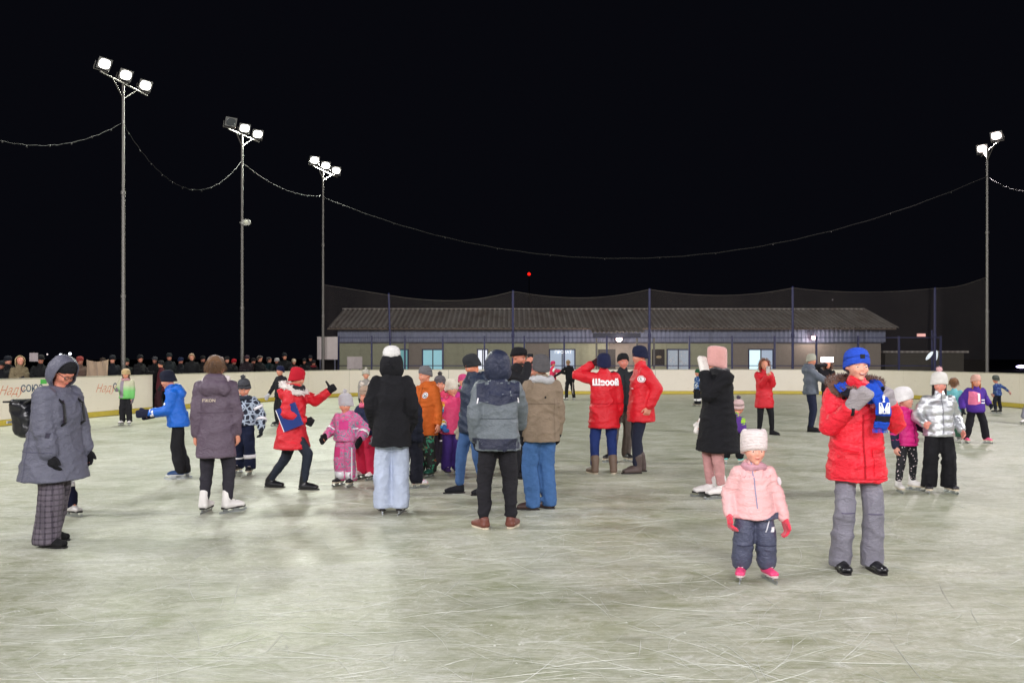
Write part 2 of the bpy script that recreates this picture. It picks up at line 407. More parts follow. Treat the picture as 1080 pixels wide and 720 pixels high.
# ------------------------------------------------------------------ people
def person(px, fy, H, heading, label, coat=None, pants=None, shoes=None, hat=None, hair=None, hands=None, lh=None, rh=None,
           gloves=None, feet=None, lean=0, tilt=0, yaw=0, nod=0, group='people on the ice', scarf=None, hoodup=None, hooddown=None,
           furhood=None, bulk=1.0, skintone=(214, 150, 122), poses=('relaxed', 'relaxed'), decals=(), bands=(), loc=None, crouch=0,
           pn=None, earflaps=False, name='person', elbow=None, beard=None, backpack=None, smile=False, sleeve=None, legw=1.0, spectator=False):
    p0 = loc if loc is not None else G(px, fy)
    k = F/p0.y
    near = k > 90
    vox = .0095 if k > 118 else .012 if near else .016 if k > 60 else .026
    seed = int(abs(px)*7+fy) % 9973; random.seed(seed)
    th = R(heading)
    root = empty(name, (p0.x, p0.y, p0.z), th, label, 'person', group)
    hr = .137+max(0, 1.62-H)*.135
    bulk0 = bulk; bulk = 1+(bulk-1)*.62
    skd = shoes and shoes[0].startswith('skate')
    lift = .055 if skd else .012
    hh = H*hr; HH = H-(.05 if hat and (hat.get('square') or hat.get('tall', 0) > .03) else .032 if hat else .01)-(.12*hh if hat and hat.get('pom') else 0)       # crown height
    pel = Vector((0, .0, .525*H-crouch*H))
    Rl = Matrix.Rotation(R(tilt), 3, 'Y') @ Matrix.Rotation(R(lean), 3, 'X')
    def bend(p):
        p = Vector(p)-Vector((0, 0, crouch*H)); t = max(0, min(1, (p.z-(pel.z-.05*H))/(.12*H)))
        return pel+Matrix.Rotation(R(tilt)*t, 3, 'Y') @ Matrix.Rotation(R(lean)*t, 3, 'X') @ (p-pel)
    chin = HH-hh; shz = chin-(.33 if H > 1.5 else .24)*hh
    sw = (.090 if H > 1.5 else .092)*H*(1+.25*(bulk-1))
    shd = [bend((s*sw, .01*H, shz)) for s in (-1, 1)]
    Mh = Matrix.Translation(bend((0, -.012*H, chin+.5*hh))) @ (Rl.to_4x4() if abs(lean) < 12 else Matrix.Rotation(R(lean*.5), 4, 'X')) @ Matrix.Rotation(R(yaw), 4, 'Z') @ Matrix.Rotation(R(nod), 4, 'X') @ Matrix.Scale(1, 4)
    hp = lambda x, y, z: Mh @ Vector((x*hh, y*hh, z*hh))
    # legs
    feet = feet or [(-.062, .0, -10), (.062, .0, 10)]
    legs = []
    for s, f in zip((-1, 1), feet):
        fx, fyy, fyaw = f[:3]; fz = f[3] if len(f) > 3 else 0
        hip = Vector((s*.052*H, 0, .50*H-crouch*H)); ank = Vector((fx*H, fyy*H, .05*H+lift+fz*H))
        fw = Vector((math.sin(R(fyaw))*.6, -1, 0))
        Lt = (.45*H-lift)*(1.012 if crouch < .02 else 1.03); knee, ank = ik(hip, ank, .51*Lt, .49*Lt, fw); legs.append((hip, knee, ank, fyaw, fz))
    # arms: lh is the arm on +x
    tg = [rh, lh]; arms = []
    for i, s in enumerate((-1, 1)):
        t = tg[i]
        t = bend((s*(sw/H+.020)*H, -.01*H, shz-.315*H)) if t is None else Vector(t)*H
        hint = Vector((s*.4, .8, -.35)) if not (elbow and elbow[i]) else Vector(elbow[i])
        el, wr = ik(shd[i], t, .168*H, .15*H, hint); arms.append((shd[i], el, wr))
    # -------- body, one continuous mesh
    b = MB()
    E = lambda c, r: b.ell((c[0]*hh, c[1]*hh, c[2]*hh), (r[0]*hh, r[1]*hh, r[2]*hh), Mh)
    kid = H < 1.5
    E((0, .06, .13), (.36, .41, .37)); E((0, -.10, -.10), (.315 if kid else .295, .27, .33)); E((0, -.14, -.28), (.21 if kid or H > 1.76 else .185, .20, .19))
    E((0, -.345, .13), (.2, .05, .06))
    if k > 40:
        E((0, -.36, -.08), (.038, .055, .11)); E((0, -.40, -.14), (.048, .04, .036))
        for s in (-1, 1):
            E((s*.15, -.29, -.14), (.10, .08, .10)); E((s*.34, .05, -.04), (.03, .07, .11)); E((s*.135, -.31, .0), (.075, .035, .025))
        E((0, -.345, -.27), (.1, .045, .035)); E((0, -.29, -.43), (.09, .07, .06))
    b.cap(bend((0, .008*H, shz-.03*H)), Mh @ Vector((0, .08*hh, -.2*hh)), .027*H, .031*H)
    b.cap(bend((-.05*H, 0, shz-.05*H)), bend((.05*H, 0, shz-.05*H)), .034*H, .034*H)
    b.cap(bend((0, 0, .7*H)), bend((0, 0, .56*H)), .06*H, .06*H)
    hs = .105*H*(1.05 if H > 1.5 else 1.12 if H > 1.2 else 1.32)
    hd = []
    for i, s in enumerate((-1, 1)):
        a, e, wv = arms[i]; b.cap(a-Vector((0, 0, .02*H)), e, .022*H, .022*H); b.cap(e, wv, .022*H, .018*H)
        d = (wv-e).normalized(); pnv = Vector((-s, -.2, 0)) if not (pn and pn[i]) else Vector(pn[i])
        if abs(d.dot(pnv.normalized())) > .95: pnv = Vector((0, -1, .2))
        hd.append((wv, d, pnv)); hand_prims(b, wv, d, pnv, hs, s, poses[i] if poses[i] != 'mitten' else 'relaxed')
    for (hip, kn, an, fyaw, fz) in legs:
        b.cap(bend((hip.x, 0, .53*H)), kn, .036*H, .028*H); b.cap(kn, an, .028*H, .020*H)
        fd = Vector((math.sin(R(fyaw)), -math.cos(R(fyaw)), 0)); b.cap(an-Vector((0, 0, .018*H)), an+fd*.06*H-Vector((0, 0, .034*H)), .014*H, .009*H)
    body = remesh('body', b, skin(skintone), root, min(vox, .0105) if k > 60 else vox, 2)
    facing = math.cos(th+R(yaw))
    if facing > -.35 and k > 38:
        for s in (-1, 1):
            ey = MB().ell((s*.135*hh, -.335*hh, -.045*hh), (.048*hh, .03*hh, .022*hh), Mh).build('eye', EYEW, root, True)
            MB().ell((s*.135*hh, -.356*hh, -.045*hh), (.022*hh, .012*hh, .021*hh), Mh).build('iris', EYED, ey, True)
            MB().cap(hp(s*.085, -.372, .035), hp(s*.2, -.325, .028), .008*hh, .006*hh, 6).build('eyebrow', BROW, root, True)
        mo = MB().tube([hp(q*.02, -.388+abs(q)*.006, -.275+q*q*.0016) for q in range(-4, 5)], [.006*hh, .012*hh, .015*hh, .017*hh, .017*hh, .017*hh, .015*hh, .012*hh, .006*hh], 6)
        if smile:
            mo = MB().tube([hp(q*.026, -.392+abs(q)*.007, -.282+q*q*.0026) for q in range(-4, 5)], [.006*hh, .016*hh, .021*hh, .024*hh, .024*hh, .024*hh, .021*hh, .016*hh, .006*hh], 8)
        mq = mo.build('mouth', LIP, root, True)
        if smile: MB().tube([hp(q*.022, -.408+abs(q)*.007, -.277+q*q*.0024) for q in range(-3, 4)], .010*hh, 6).build('teeth', EYEW, mq, True)
    if beard:
        bb = MB(); bb.ell((0, -.16*hh, -.33*hh), (.22*hh, .25*hh, .17*hh), Mh); remesh('beard', bb, cloth(beard, 'fur'), root, vox, 2)
    # -------- trousers
    if pants:
        pm, shape = pants[0], (pants[1] if len(pants) > 1 else 'regular')
        rk, ra, ex = {'slim': (.038, .029, 0), 'regular': (.049, .045, 0), 'wide': (.053, .058, .02), 'snow': (.058, .056, .0), 'jogger': (.043, .031, 0), 'tall': (.036, .027, 0)}[shape]
        rk *= legw; ra *= legw
        t = MB()
        for (hip, kn, an, fyaw, fz) in legs:
            t.cap(bend((hip.x*.88, 0, .52*H)), kn, .056*H*min(legw, 1.1), rk*H, 12)
            en = an+(kn-an).normalized()*(.02*H if shape in ('slim', 'tall', 'jogger') else -.026*H if shape == 'wide' else -.012*H if H > 1.2 else .026*H)
            t.cap(kn, en, rk*H, ra*H, 12)
            if shape in ('jogger', 'snow'): t.cap(en+(kn-an)*.16, en+(kn-an)*.08, ra*H*1.0, ra*H*1.03, 12)
        t.ell((0, 0, 0), (.092*H, .062*H, .06*H), Matrix.Translation(bend((0, 0, .535*H))))
        zf = lift+.012*H
        ff = folds(.0052*H if shape not in ('slim', 'tall') else .0034*H, 52/H, seed+1, .8)
        def fl(P, N, ff=ff, zf=zf):
            P = ff(P, N); P[:, 2] = np.maximum(P[:, 2], zf); return P
        tr = remesh('trousers', t, pm, root, vox*1.1, 3, fl)
    # -------- shoes
    if shoes:
        for (hip, kn, an, fyaw, fz) in legs:
            shoe(root, shoes[0], Vector((an.x, an.y, fz*H)), R(fyaw), (.155 if H < 1.3 else .148 if shoes[0] != 'low' else .138)*H, shoes[1], shoes[2] if len(shoes) > 2 else LEATHER, kn, k)
    # -------- coat
    co = None
    if coat:
        cm, hem = coat['m'], coat.get('hem', .42)*H; fl_ = coat.get('flare', 1.0); pf = coat.get('puff'); B = bulk
        c = MB(); rings = []
        def ring(z, a, d, y=0): rings.append((0, y*H, z, a*H*B, d*H*B))
        if hem < .50*H:
            ring(hem, .112*fl_, .096*fl_); ring((hem+.52*H)/2, .109*(1+fl_)/2, .094*(1+fl_)/2)
            ring(.53*H, .107, .090)
        else: ring(hem, .103, .086)
        if hem < .60*H: ring(.61*H, .100, .079)
        ring(.70*H, .103, .078); ring(shz-.05*H, .100, .070, .003); ring(shz-.012*H, .086, .056, .006)
        ring(shz+.015*H, .058, .045, .008); ring(shz+.04*H, .036, .035, .006)
        c.loft(rings, 28, .88); c.V = [bend(v) for v in c.V]
        rsl = .0405*B*(1.0 if H > 1.5 else 1.06)*(1+(coat.get('sl', 1)-1)*.8)
        for (a, e, wv) in arms:
            a2 = a+(Vector((0, 0, shz))-Vector((0, 0, shz)))*0
            c.cap(a-Vector((0, 0, .014*H)), e, rsl*H*1.04, rsl*H*.98, 12); c.cap(e, wv+(wv-e).normalized()*(-.012*H), rsl*H*.96, rsl*H*.80, 12)
        if coat.get('collar', True):
            nb = bend((0, .004*H, shz+.01*H)); c.cap(nb, bend((0, -.002*H, chin-.02*H*0-.01*H)), .052*H*B, .045*H*max(B, 1), 14)
        if hooddown:
            for q in (-.045, 0, .045): c.ell((0, 0, 0), (.048*H, .036*H, .05*H), Matrix.Translation(bend((q*H, .072*H*B, shz-.015*H-abs(q)*.1*H))))
            for q in (-.055, .055): c.cap(bend((q*H, .05*H, shz+.03*H)), bend((q*.6*H, -.045*H, shz+.01*H)), .024*H, .018*H)
            c.cap(bend((-.04*H, .06*H, shz+.045*H)), bend((.04*H, .06*H, shz+.045*H)), .026*H, .026*H)
        if pf: disp = puff(pf[0], pf[1], seed)
        else: disp = folds(coat.get('fold', .0062)*H, 56/H, seed)
        co = remesh('coat' if hem < .48*H else 'jacket', c, cm, root, vox, 4, disp)
        if sleeve is not None:
            for (a, e, wv) in arms:
                MB().loft([(0, 0, 0, .1, .1)]) if False else None
                sm = MB(); sm.cap(a+(e-a)*.15, e, rsl*H*1.12, rsl*H*1.04, 14); sm.cap(e, wv, rsl*H*1.04, rsl*H*.9, 14)
                remesh('sleeve', sm, sleeve, co, vox, 3, folds(.004, 34, seed))
    # hood
    if hoodup is not None:
        ho, rim = hood_shell('hood', Mh, hh, hoodup['m'], co or root, hoodup.get('open', 112), hoodup.get('big', 1.0), seed, hoodup.get('low', 1.45), hoodup.get('peak', .04), hoodup.get('drop', 0))
        if hoodup.get('fur'):
            pts = []
            for j in range(len(rim)):
                a_, b_ = rim[j], rim[(j+1) % len(rim)]
                for q in range(60 if near else 22):
                    n = Vector((random.uniform(-1, 1), random.uniform(-1, 1), random.uniform(-1, 1))).normalized()
                    pts.append((a_.lerp(b_, random.random())+n*.012*H, n))
            tufts('fur_trim', pts, .022*H, hoodup['fur'], ho, .004 if near else .007, 0, .3)
    if furhood is not None:      # hood lying back with a fur rim round the neck
        pts = []; fb = MB(); prev = None
        for j in range(21):
            t = -1.15*math.pi*(j/20-.5)*1.5; r = .095*H*B
            c0 = bend((math.sin(t)*r, math.cos(t)*r*.85+.012*H, shz+.035*H+(-.035*H if math.cos(t) < -.3 else .02*H*math.cos(t))))
            if prev is not None: fb.cap(prev, c0, .024*H, .024*H, 8)
            prev = c0
            for q in range(120 if near else 30):
                n = Vector((random.uniform(-1, 1), random.uniform(-1, 1), random.uniform(-.8, 1))).normalized(); pts.append((c0+n*.022*H, n))
        fo = remesh('fur_collar', fb, furhood, root, vox, 2, folds(.006, 80, seed))
        tufts('fur', pts, .015*H, furhood, fo, .004 if near else .007, 0, .35)
    if scarf is not None:
        s_ = MB(); prev = None
        for j in range(17):
            t = 2*math.pi*j/16; c0 = bend((math.sin(t)*.056*H*(1+.1*(B if coat else 1)), -math.cos(t)*.052*H+.0*H, chin-.015*H+.006*H*math.sin(3*t)))
            if prev is not None: s_.cap(prev, c0, .026*H, .026*H, 8)
            prev = c0
        remesh('scarf', s_, scarf, root, vox, 2, folds(.005, 80, seed))
    # -------- hat
    if hat:
        hm = hat['m']; lo = hat.get('low', .12)-.05; tall = hat.get('tall', .0); cw = hat.get('w', 1.0)
        prof = [(.90, lo), (.98, lo-.005), (1.02, lo+.02), (1.035, lo+.12), (1.025, lo+.2), (1.0, lo+.225), (1.015, .27), (.965, .37+tall*.5), (.88, .47+tall*.8), (.73, .545+tall), (.52, .595+tall), (.27, .62+tall), (.04, .625+tall)]
        if not hat.get('cuff', True): prof = [(.9, lo), (1.01, lo)]+[(1.02, lo+.12), (1.02, .3), (.95, .44+tall*.5), (.82, .53+tall*.8), (.6, .595+tall), (.3, .63+tall), (.04, .64+tall)]
        if hat.get('square'): prof = [(.9, lo), (1.03, lo), (1.06, lo+.15), (1.07, .36), (1.04, .48+tall), (.95, .56+tall), (.7, .61+tall), (.3, .63+tall), (.04, .635+tall)]
        hb = MB(); hb.loft([(0, 0, z*hh, .385*hh*cw*r, .44*hh*cw*r) for r, z in prof], 64 if near else 32, 1.0, None, True, (.010, 32 if near else 16))
        tl = hat.get('tiltback', .30)
        sl = hat.get('slouch', 0)
        hb.V = [Mh @ Vector((v.x, v.y+.06*hh+sl*max(0, v.z-.35*hh), v.z-tl*(v.y+.34*hh)*(1 if v.z < .3*hh else .3))) for v in hb.V]
        if hat.get('square'):
            for s in (-1, 1):
                pass
        ha = hb.build(hat.get('name', 'hat'), hm, root, True)
        if hat.get('square') and hat.get('ears', True):
            for s in (-1, 1): MB().ell((s*.29*hh, .03*hh, (.52+tall)*hh), (.11*hh, .11*hh, .09*hh), Mh).build('hat_ear', hm, ha, True)
        if hat.get('pom'):
            ps = hat.get('poms', [0]); pr = hat.get('pomr', .16)
            for q in ps:
                cpt = hp(q, .10+sl*.3, .70+tall-abs(q)*.15); pts = []
                for _ in range(500 if near else 160):
                    n = Vector((random.gauss(0, 1), random.gauss(0, 1), random.gauss(0, 1))).normalized(); pts.append((cpt+n*pr*hh*.7, n))
                pb = MB().ell(cpt, (pr*hh*.8,)*3).build('pompom', hat['pom'], ha, True); tufts('pompom_fur', pts, pr*hh*.45, hat['pom'], pb, .004, 0, .35)
        if hat.get('visor'):
            MB().ell((0, -.42*hh, (lo+.05)*hh), (.27*hh, .17*hh, .03*hh), Mh).build('visor', hm, ha, True)
        if hat.get('patch'):
            MB().box((-.075*hh, -.425*hh, .23*hh), (.075*hh, -.36*hh, .36*hh), Mh).build('badge', LEATHER, ha)
        if earflaps or hat.get('flaps'):
            fm = MB()
            for s in (-1, 1): fm.cap(hp(s*.36, .0, .15), hp(s*.31, -.06, -.33), .09*hh, .065*hh)
            remesh('ear_flap', fm, hm, ha, vox, 2)
    if hair:
        hm, style = hair; q = MB()
        if style == 'short':
            q.ell((0, .10*hh, .16*hh), (.375*hh, .42*hh, .39*hh), Mh); q.ell((0, .22*hh, -.08*hh), (.30*hh, .24*hh, .26*hh), Mh)
            q.ell((0, -.22*hh, .34*hh), (.26*hh, .15*hh, .13*hh), Mh)
        elif style == 'long':
            q.ell((0, .16*hh, .05*hh), (.36*hh, .34*hh, .42*hh), Mh)
            for s in (-1, 1): q.cap(hp(s*.30, .02, .05), hp(s*.32, -.05, -.62), .10*hh, .09*hh)
        else:
            q.ell((0, .18*hh, -.05*hh), (.33*hh, .27*hh, .30*hh), Mh)
        ho = remesh('hair', q, hm, root, min(vox, .012), 2, folds(.006, 90, seed, .2))
        pts = []
        for _ in range(1500 if near else 200):
            n = Vector((random.gauss(0, 1), random.gauss(0, 1)+.5, random.gauss(0, 1)*.8+.2)).normalized()
            pts.append((hp(n.x*.36, .10+n.y*.40, .14+n.z*.38), Vector((n.x*.4, n.y*.4, -.9))))
        if style == 'short': tufts('hair_strand', pts, .32*hh, hm, ho, .003, .1, .3)
    # -------- gloves
    if gloves:
        for i, s in enumerate((-1, 1)):
            gm = gloves[i] if isinstance(gloves, (list, tuple)) else gloves
            if gm is None: continue
            wv, d, pnv = hd[i]; g = MB(); hand_prims(g, wv, d, pnv, hs*1.04, s, poses[i], .0045)
            e = arms[i][1]; g.cap(wv-d*.02*H, wv+d*.01*H, .031*H, .027*H, 12)
            remesh('mitten' if poses[i] == 'mitten' else 'glove', g, gm, root, min(vox, .008) if k > 60 else .014, 2)
    # -------- reflective bands etc.
    for (lim, t, wd, rad, bm) in bands:
        i = 0 if lim[1] == 'R' else 1
        if lim[0] == 'a': a, e, wv = arms[i]; q0, q1 = (a, e) if lim[2] == '1' else (e, wv)
        else: q0, q1 = (legs[i][0], legs[i][1]) if lim[2] == '1' else (legs[i][1], legs[i][2])
        c0 = q0.lerp(q1, t); dv = (q1-q0).normalized(); x = dv.orthogonal().normalized(); y = dv.cross(x); V = []; Fc = []; n = 18
        for r_, h_ in ((rad-.006, -wd), (rad, -wd), (rad, wd), (rad-.006, wd)):
            for j in range(n):
                a = 2*math.pi*j/n; V.append(c0+dv*h_+x*r_*math.cos(a)+y*r_*math.sin(a))
        for u in range(4):
            for j in range(n): Fc.append((u*n+j, u*n+(j+1) % n, ((u+1) % 4)*n+(j+1) % n, ((u+1) % 4)*n+j))
        mesh_obj('reflective_band', V, Fc, bm, root, True)
    info = dict(root=root, H=H, Mh=Mh, hh=hh, arms=arms, legs=legs, body=body, coat=co, bend=bend, shz=shz, hd=hd, hs=hs, vox=vox, trousers=tr if pants else None, chin=chin, sw=sw, bulk=bulk)
    for d in decals: POST.append((info,)+d)
    return info

AX = {'front': ((0, -1, 0), (1, 0, 0)), 'back': ((0, 1, 0), (-1, 0, 0)), 'left': ((1, 0, 0), (0, 1, 0)), 'right': ((-1, 0, 0), (0, -1, 0))}
def decal_shape(sh):
    """2D verts, faces"""
    V = []; Fc = []
    if sh[0] == 'rect':
        w_, h_ = sh[1], sh[2]; sk_ = sh[3] if len(sh) > 3 else 0; nx = max(1, int(w_/.02)); ny = max(1, int(h_/.02))
        for j in range(ny+1):
            for i in range(nx+1): V.append((w_*(i/nx-.5)+sk_*(j/ny-.5), h_*(j/ny-.5)))
        for j in range(ny):
            for i in range(nx): a = j*(nx+1)+i; Fc.append((a, a+1, a+nx+2, a+nx+1))
    elif sh[0] == 'disc':
        r = sh[1]; n = 18; V.append((0, 0))
        for q in (.5, 1):
            for i in range(n): V.append((r*q*math.cos(2*math.pi*i/n), r*q*math.sin(2*math.pi*i/n)))
        for i in range(n): j = (i+1) % n; Fc.append((0, 1+i, 1+j)); Fc.append((1+i, 1+n+i, 1+n+j, 1+j))
    elif sh[0] == 'ring':
        n = 18
        for q in (sh[1], sh[2]):
            for i in range(n): V.append((q*math.cos(2*math.pi*i/n), q*math.sin(2*math.pi*i/n)))
        for i in range(n): j = (i+1) % n; Fc.append((i, n+i, n+j, j))
    elif sh[0] == 'fn':       # columns between a lower and an upper edge
        w_, lo_, hi_ = sh[1:4]; nx = max(2, int(w_/.02)); ny = 8
        for j in range(ny+1):
            for i in range(nx+1):
                x = w_*(i/nx-.5); a, b_ = lo_(x), hi_(x); V.append((x, a+(b_-a)*j/ny))
        for j in range(ny):
            for i in range(nx): a = j*(nx+1)+i; Fc.append((a, a+1, a+nx+2, a+nx+1))
    elif sh[0] == 'text':
        me = text_mesh(sh[1], sh[2], sh[3] if len(sh) > 3 else 0, sh[4] if len(sh) > 4 else 0)
        V = [(v.co.x, v.co.y) for v in me.vertices]; Fc = [tuple(p.vertices) for p in me.polygons]
    return V, Fc
def text_mesh(txt, size, shear=0, weight=0, extrude=0):
    cu = bpy.data.curves.new('lettering', 'FONT'); cu.body = txt; cu.size = size; cu.align_x = 'CENTER'; cu.align_y = 'CENTER'
    cu.shear = shear; cu.offset = weight; cu.resolution_u = 3; cu.extrude = extrude
    o = bpy.data.objects.new('lettering', cu); C.objects.link(o); bpy.context.view_layer.update()
    me = bpy.data.meshes.new_from_object(o.evaluated_get(bpy.context.evaluated_depsgraph_get()))
    bpy.data.objects.remove(o); return me
_bv = {}
def put_decal(info, tgt, name, sh, face, u, v, mat, off=.004, thick=False):
    o = info[tgt]
    if o is None: return
    H = info['H']
    if o.name not in _bv: _bv[o.name] = BVHTree.FromPolygons([x.co.copy() for x in o.data.vertices], [tuple(p.vertices) for p in o.data.polygons])
    bv = _bv[o.name]
    if isinstance(face, (int, float)):     # heading of the side it sits on, degrees in the person's frame
        a = R(face); N = Vector((math.sin(a), -math.cos(a), 0)); U = Vector((math.cos(a), math.sin(a), 0))
    else: N, U = Vector(AX[face][0]), Vector(AX[face][1])
    V2, Fc = decal_shape(sh); P = []; last = None; D = []
    def hit(a, b_):
        src = U*(u*H+a)+Vector((0, 0, v*H+b_))+N*1.2; h = bv.ray_cast(src, -N, 3)
        return (src, h)
    if sh[0] == 'text' or sh[0] in ('disc', 'ring'):      # lay print on the smoothed surface, not into every fold
        xs_ = [x for x, y in V2]; ys_ = [y for x, y in V2]; A_ = []; d_ = []
        for a in np.linspace(min(xs_), max(xs_), 7):
            for b_ in np.linspace(min(ys_), max(ys_), 4):
                s_, h = hit(a, b_)
                if h[0] is not None: A_.append((1, a, b_, a*a if sh[0] == 'text' else 0)); d_.append((h[0]-s_).length)
        if not d_: return
        md = float(np.median(d_)); kk = [i for i in range(len(d_)) if abs(d_[i]-md) < .06]
        co = np.linalg.lstsq(np.array([A_[i] for i in kk]), np.array([d_[i] for i in kk]), rcond=None)[0]
        P = [U*(u*H+a)+Vector((0, 0, v*H+b_))+N*(1.2-float(co @ np.array((1, a, b_, a*a if sh[0] == 'text' else 0)))+off) for a, b_ in V2]
        return mesh_obj(name, P, Fc, mat, o)
    for (a, b_) in V2:
        src = U*(u*H+a)+Vector((0, 0, v*H+b_))+N*1.2
        h = bv.ray_cast(src, -N, 3)
        if h[0] is not None: last = (h[0]-src).length
        d = last if last is not None else 1.1
        P.append(src-N*(d-off)); D.append(d if h[0] is not None else None)
    if sh[0] in ('rect', 'fn'): Fc = [f for f in Fc if all(D[i] is not None for i in f) and max(D[i] for i in f)-min(D[i] for i in f) < .05]
    if not Fc: return
    ob = mesh_obj(name, P, Fc, mat, o)
    if off > .006 or thick:
        s = ob.modifiers.new('t', 'SOLIDIFY'); s.thickness = off+.004; s.offset = -1
    return ob
exec_order = True

# ------------------------------------------------------------------ ground, ice, boards
gm, nt, b = nm('dark_trampled_snow'); v = coords(nt)
nt.links.new(ramp(nt, noise(nt, v, .6, 5, .6), [(.3, (.02, .02, .022)), (.7, (.05, .05, .055))]), b.inputs['Base Color']); b.inputs['Roughness'].default_value = .9
mb = MB(); mb.add([(-1500, -1500, -.02), (1500, -1500, -.02), (1500, 1500, -.02), (-1500, 1500, -.02)], [(0, 1, 2, 3)])
tag(mb.build('ground', gm), kind='structure')

ctrl = [(17.4, -4), (17.4, 2), (17.4, 12), (17.3, 22), (17.05, 28.3), (16.8, 33), (16.35, 36.6), (15.3, 38.9), (13.2, 39.8), (10, 39.75), (6.9, 39.6), (3, 39.6), (-1, 39.6),
        (-3.8, 39.4), (-6.0, 38.4), (-7.9, 36.5), (-9.2, 33.4), (-10.3, 30), (-11.25, 26.2), (-12.0, 23.2), (-12.6, 20.5), (-13.1, 16), (-13.3, 8), (-13.3, 0), (-13.3, -4), (-10, -8.4), (-3, -9), (8, -9), (14.5, -8.2)]
def smooth_poly(P, closed=True, it=3):
    P = [Vector((x, y, 0)) for x, y in P]
    for _ in range(it):
        Q = []
        for i in range(len(P)):
            a, c = P[i], P[(i+1) % len(P)]; Q += [a*.75+c*.25, a*.25+c*.75]
        P = Q
    return P
OUT = smooth_poly(ctrl)
# ice
im, nt, b = nm('skated_ice')
tc = nt.nodes.new('ShaderNodeTexCoord')
def rotn(ang, sc_, off=0):
    mp = nt.nodes.new('ShaderNodeMapping'); mp.inputs['Scale'].default_value = sc_; mp.inputs['Rotation'].default_value = (0, 0, R(ang)); mp.inputs['Location'].default_value = (off, off*.7, 0)
    nt.links.new(tc.outputs['Object'], mp.inputs[0]); return mp.outputs[0]
big = noise(nt, rotn(0, (1, 1, 1)), .9, 6, .66, .6)
med = noise(nt, rotn(12, (.6, 1.3, 1)), 3.2, 8, .74, 1.6)
fine = noise(nt, rotn(-20, (.9, 1.15, 1)), 11, 7, .8, 1.6)
base = ramp(nt, big, [(.3, S(136, 142, 108)), (.5, S(151, 155, 123)), (.7, S(168, 170, 143))])
base = mixc(nt, ramp(nt, med, [(.40, (0, 0, 0)), (.62, (1, 1, 1))]), base, mixc(nt, .6, base, S(207, 208, 192)))
base = mixc(nt, ramp(nt, fine, [(.50, (0, 0, 0)), (.64, (.75, .75, .75))]), base, mixc(nt, ramp(nt, big, [(.42, (.75, .75, .75)), (.6, (0, 0, 0))]), S(224, 224, 216), base))
base = mixc(nt, ramp(nt, fine, [(.34, (.35, .35, .35)), (.45, (0, 0, 0))]), base, S(116, 120, 98))
scr = None
for i, (ang, sx, sy, s_) in enumerate(((8, .10, 2.2, 5), (-24, .09, 2.4, 5.5), (47, .08, 2.0, 6), (100, .09, 2.2, 5), (-65, .1, 2.3, 6.5))):
    n_ = noise(nt, rotn(ang, (sx, sy, 1), i*13.7), s_, 4, .72, 2.2)
    r_ = ramp(nt, n_, [(.475, (0, 0, 0)), (.5, (1, 1, 1)), (.525, (0, 0, 0))])
    msk = ramp(nt, noise(nt, rotn(ang*2, (1, 1, 1), i*5.1), .9, 3, .6), [(.48, (0, 0, 0)), (.62, (1, 1, 1))])
    m_ = node(nt, 'ShaderNodeMath', operation='MULTIPLY'); nt.links.new(r_, m_.inputs[0]); nt.links.new(msk, m_.inputs[1])
    if scr is None: scr = m_.outputs[0]
    else:
        a_ = node(nt, 'ShaderNodeMath', operation='MAXIMUM'); nt.links.new(scr, a_.inputs[0]); nt.links.new(m_.outputs[0], a_.inputs[1]); scr = a_.outputs[0]
a_ = node(nt, 'ShaderNodeMath', operation='MULTIPLY'); nt.links.new(scr, a_.inputs[0]); a_.inputs[1].default_value = .7
base = mixc(nt, a_.outputs[0], base, S(232, 234, 226))
dk = ramp(nt, noise(nt, rotn(31, (.5, 1.4, 1), 3), 1.3, 5, .65, 1), [(.28, (.4, .4, .4)), (.40, (0, 0, 0))])
base = mixc(nt, dk, base, S(98, 100, 84))
nt.links.new(base, b.inputs['Base Color'])
rr = nt.nodes.new('ShaderNodeMapRange'); rr.inputs['To Min'].default_value = .24; rr.inputs['To Max'].default_value = .5
nt.links.new(med, rr.inputs['Value']); nt.links.new(rr.outputs[0], b.inputs['Roughness'])
b.inputs['IOR'].default_value = 1.31; b.inputs['Specular IOR Level'].default_value = .55
p_ = bump(nt, b, fine, .3, .012); p_ = bump(nt, b, scr, .4, .006, p_); bump(nt, b, med, .35, .02, p_)
mesh_obj_ = MB(); mesh_obj_.add([(p.x, p.y, 0) for p in OUT], [tuple(range(len(OUT)-1, -1, -1))][:1] if False else [tuple(range(len(OUT)))])
ice = mesh_obj_.build('ice', im); tag(ice, kind='structure')

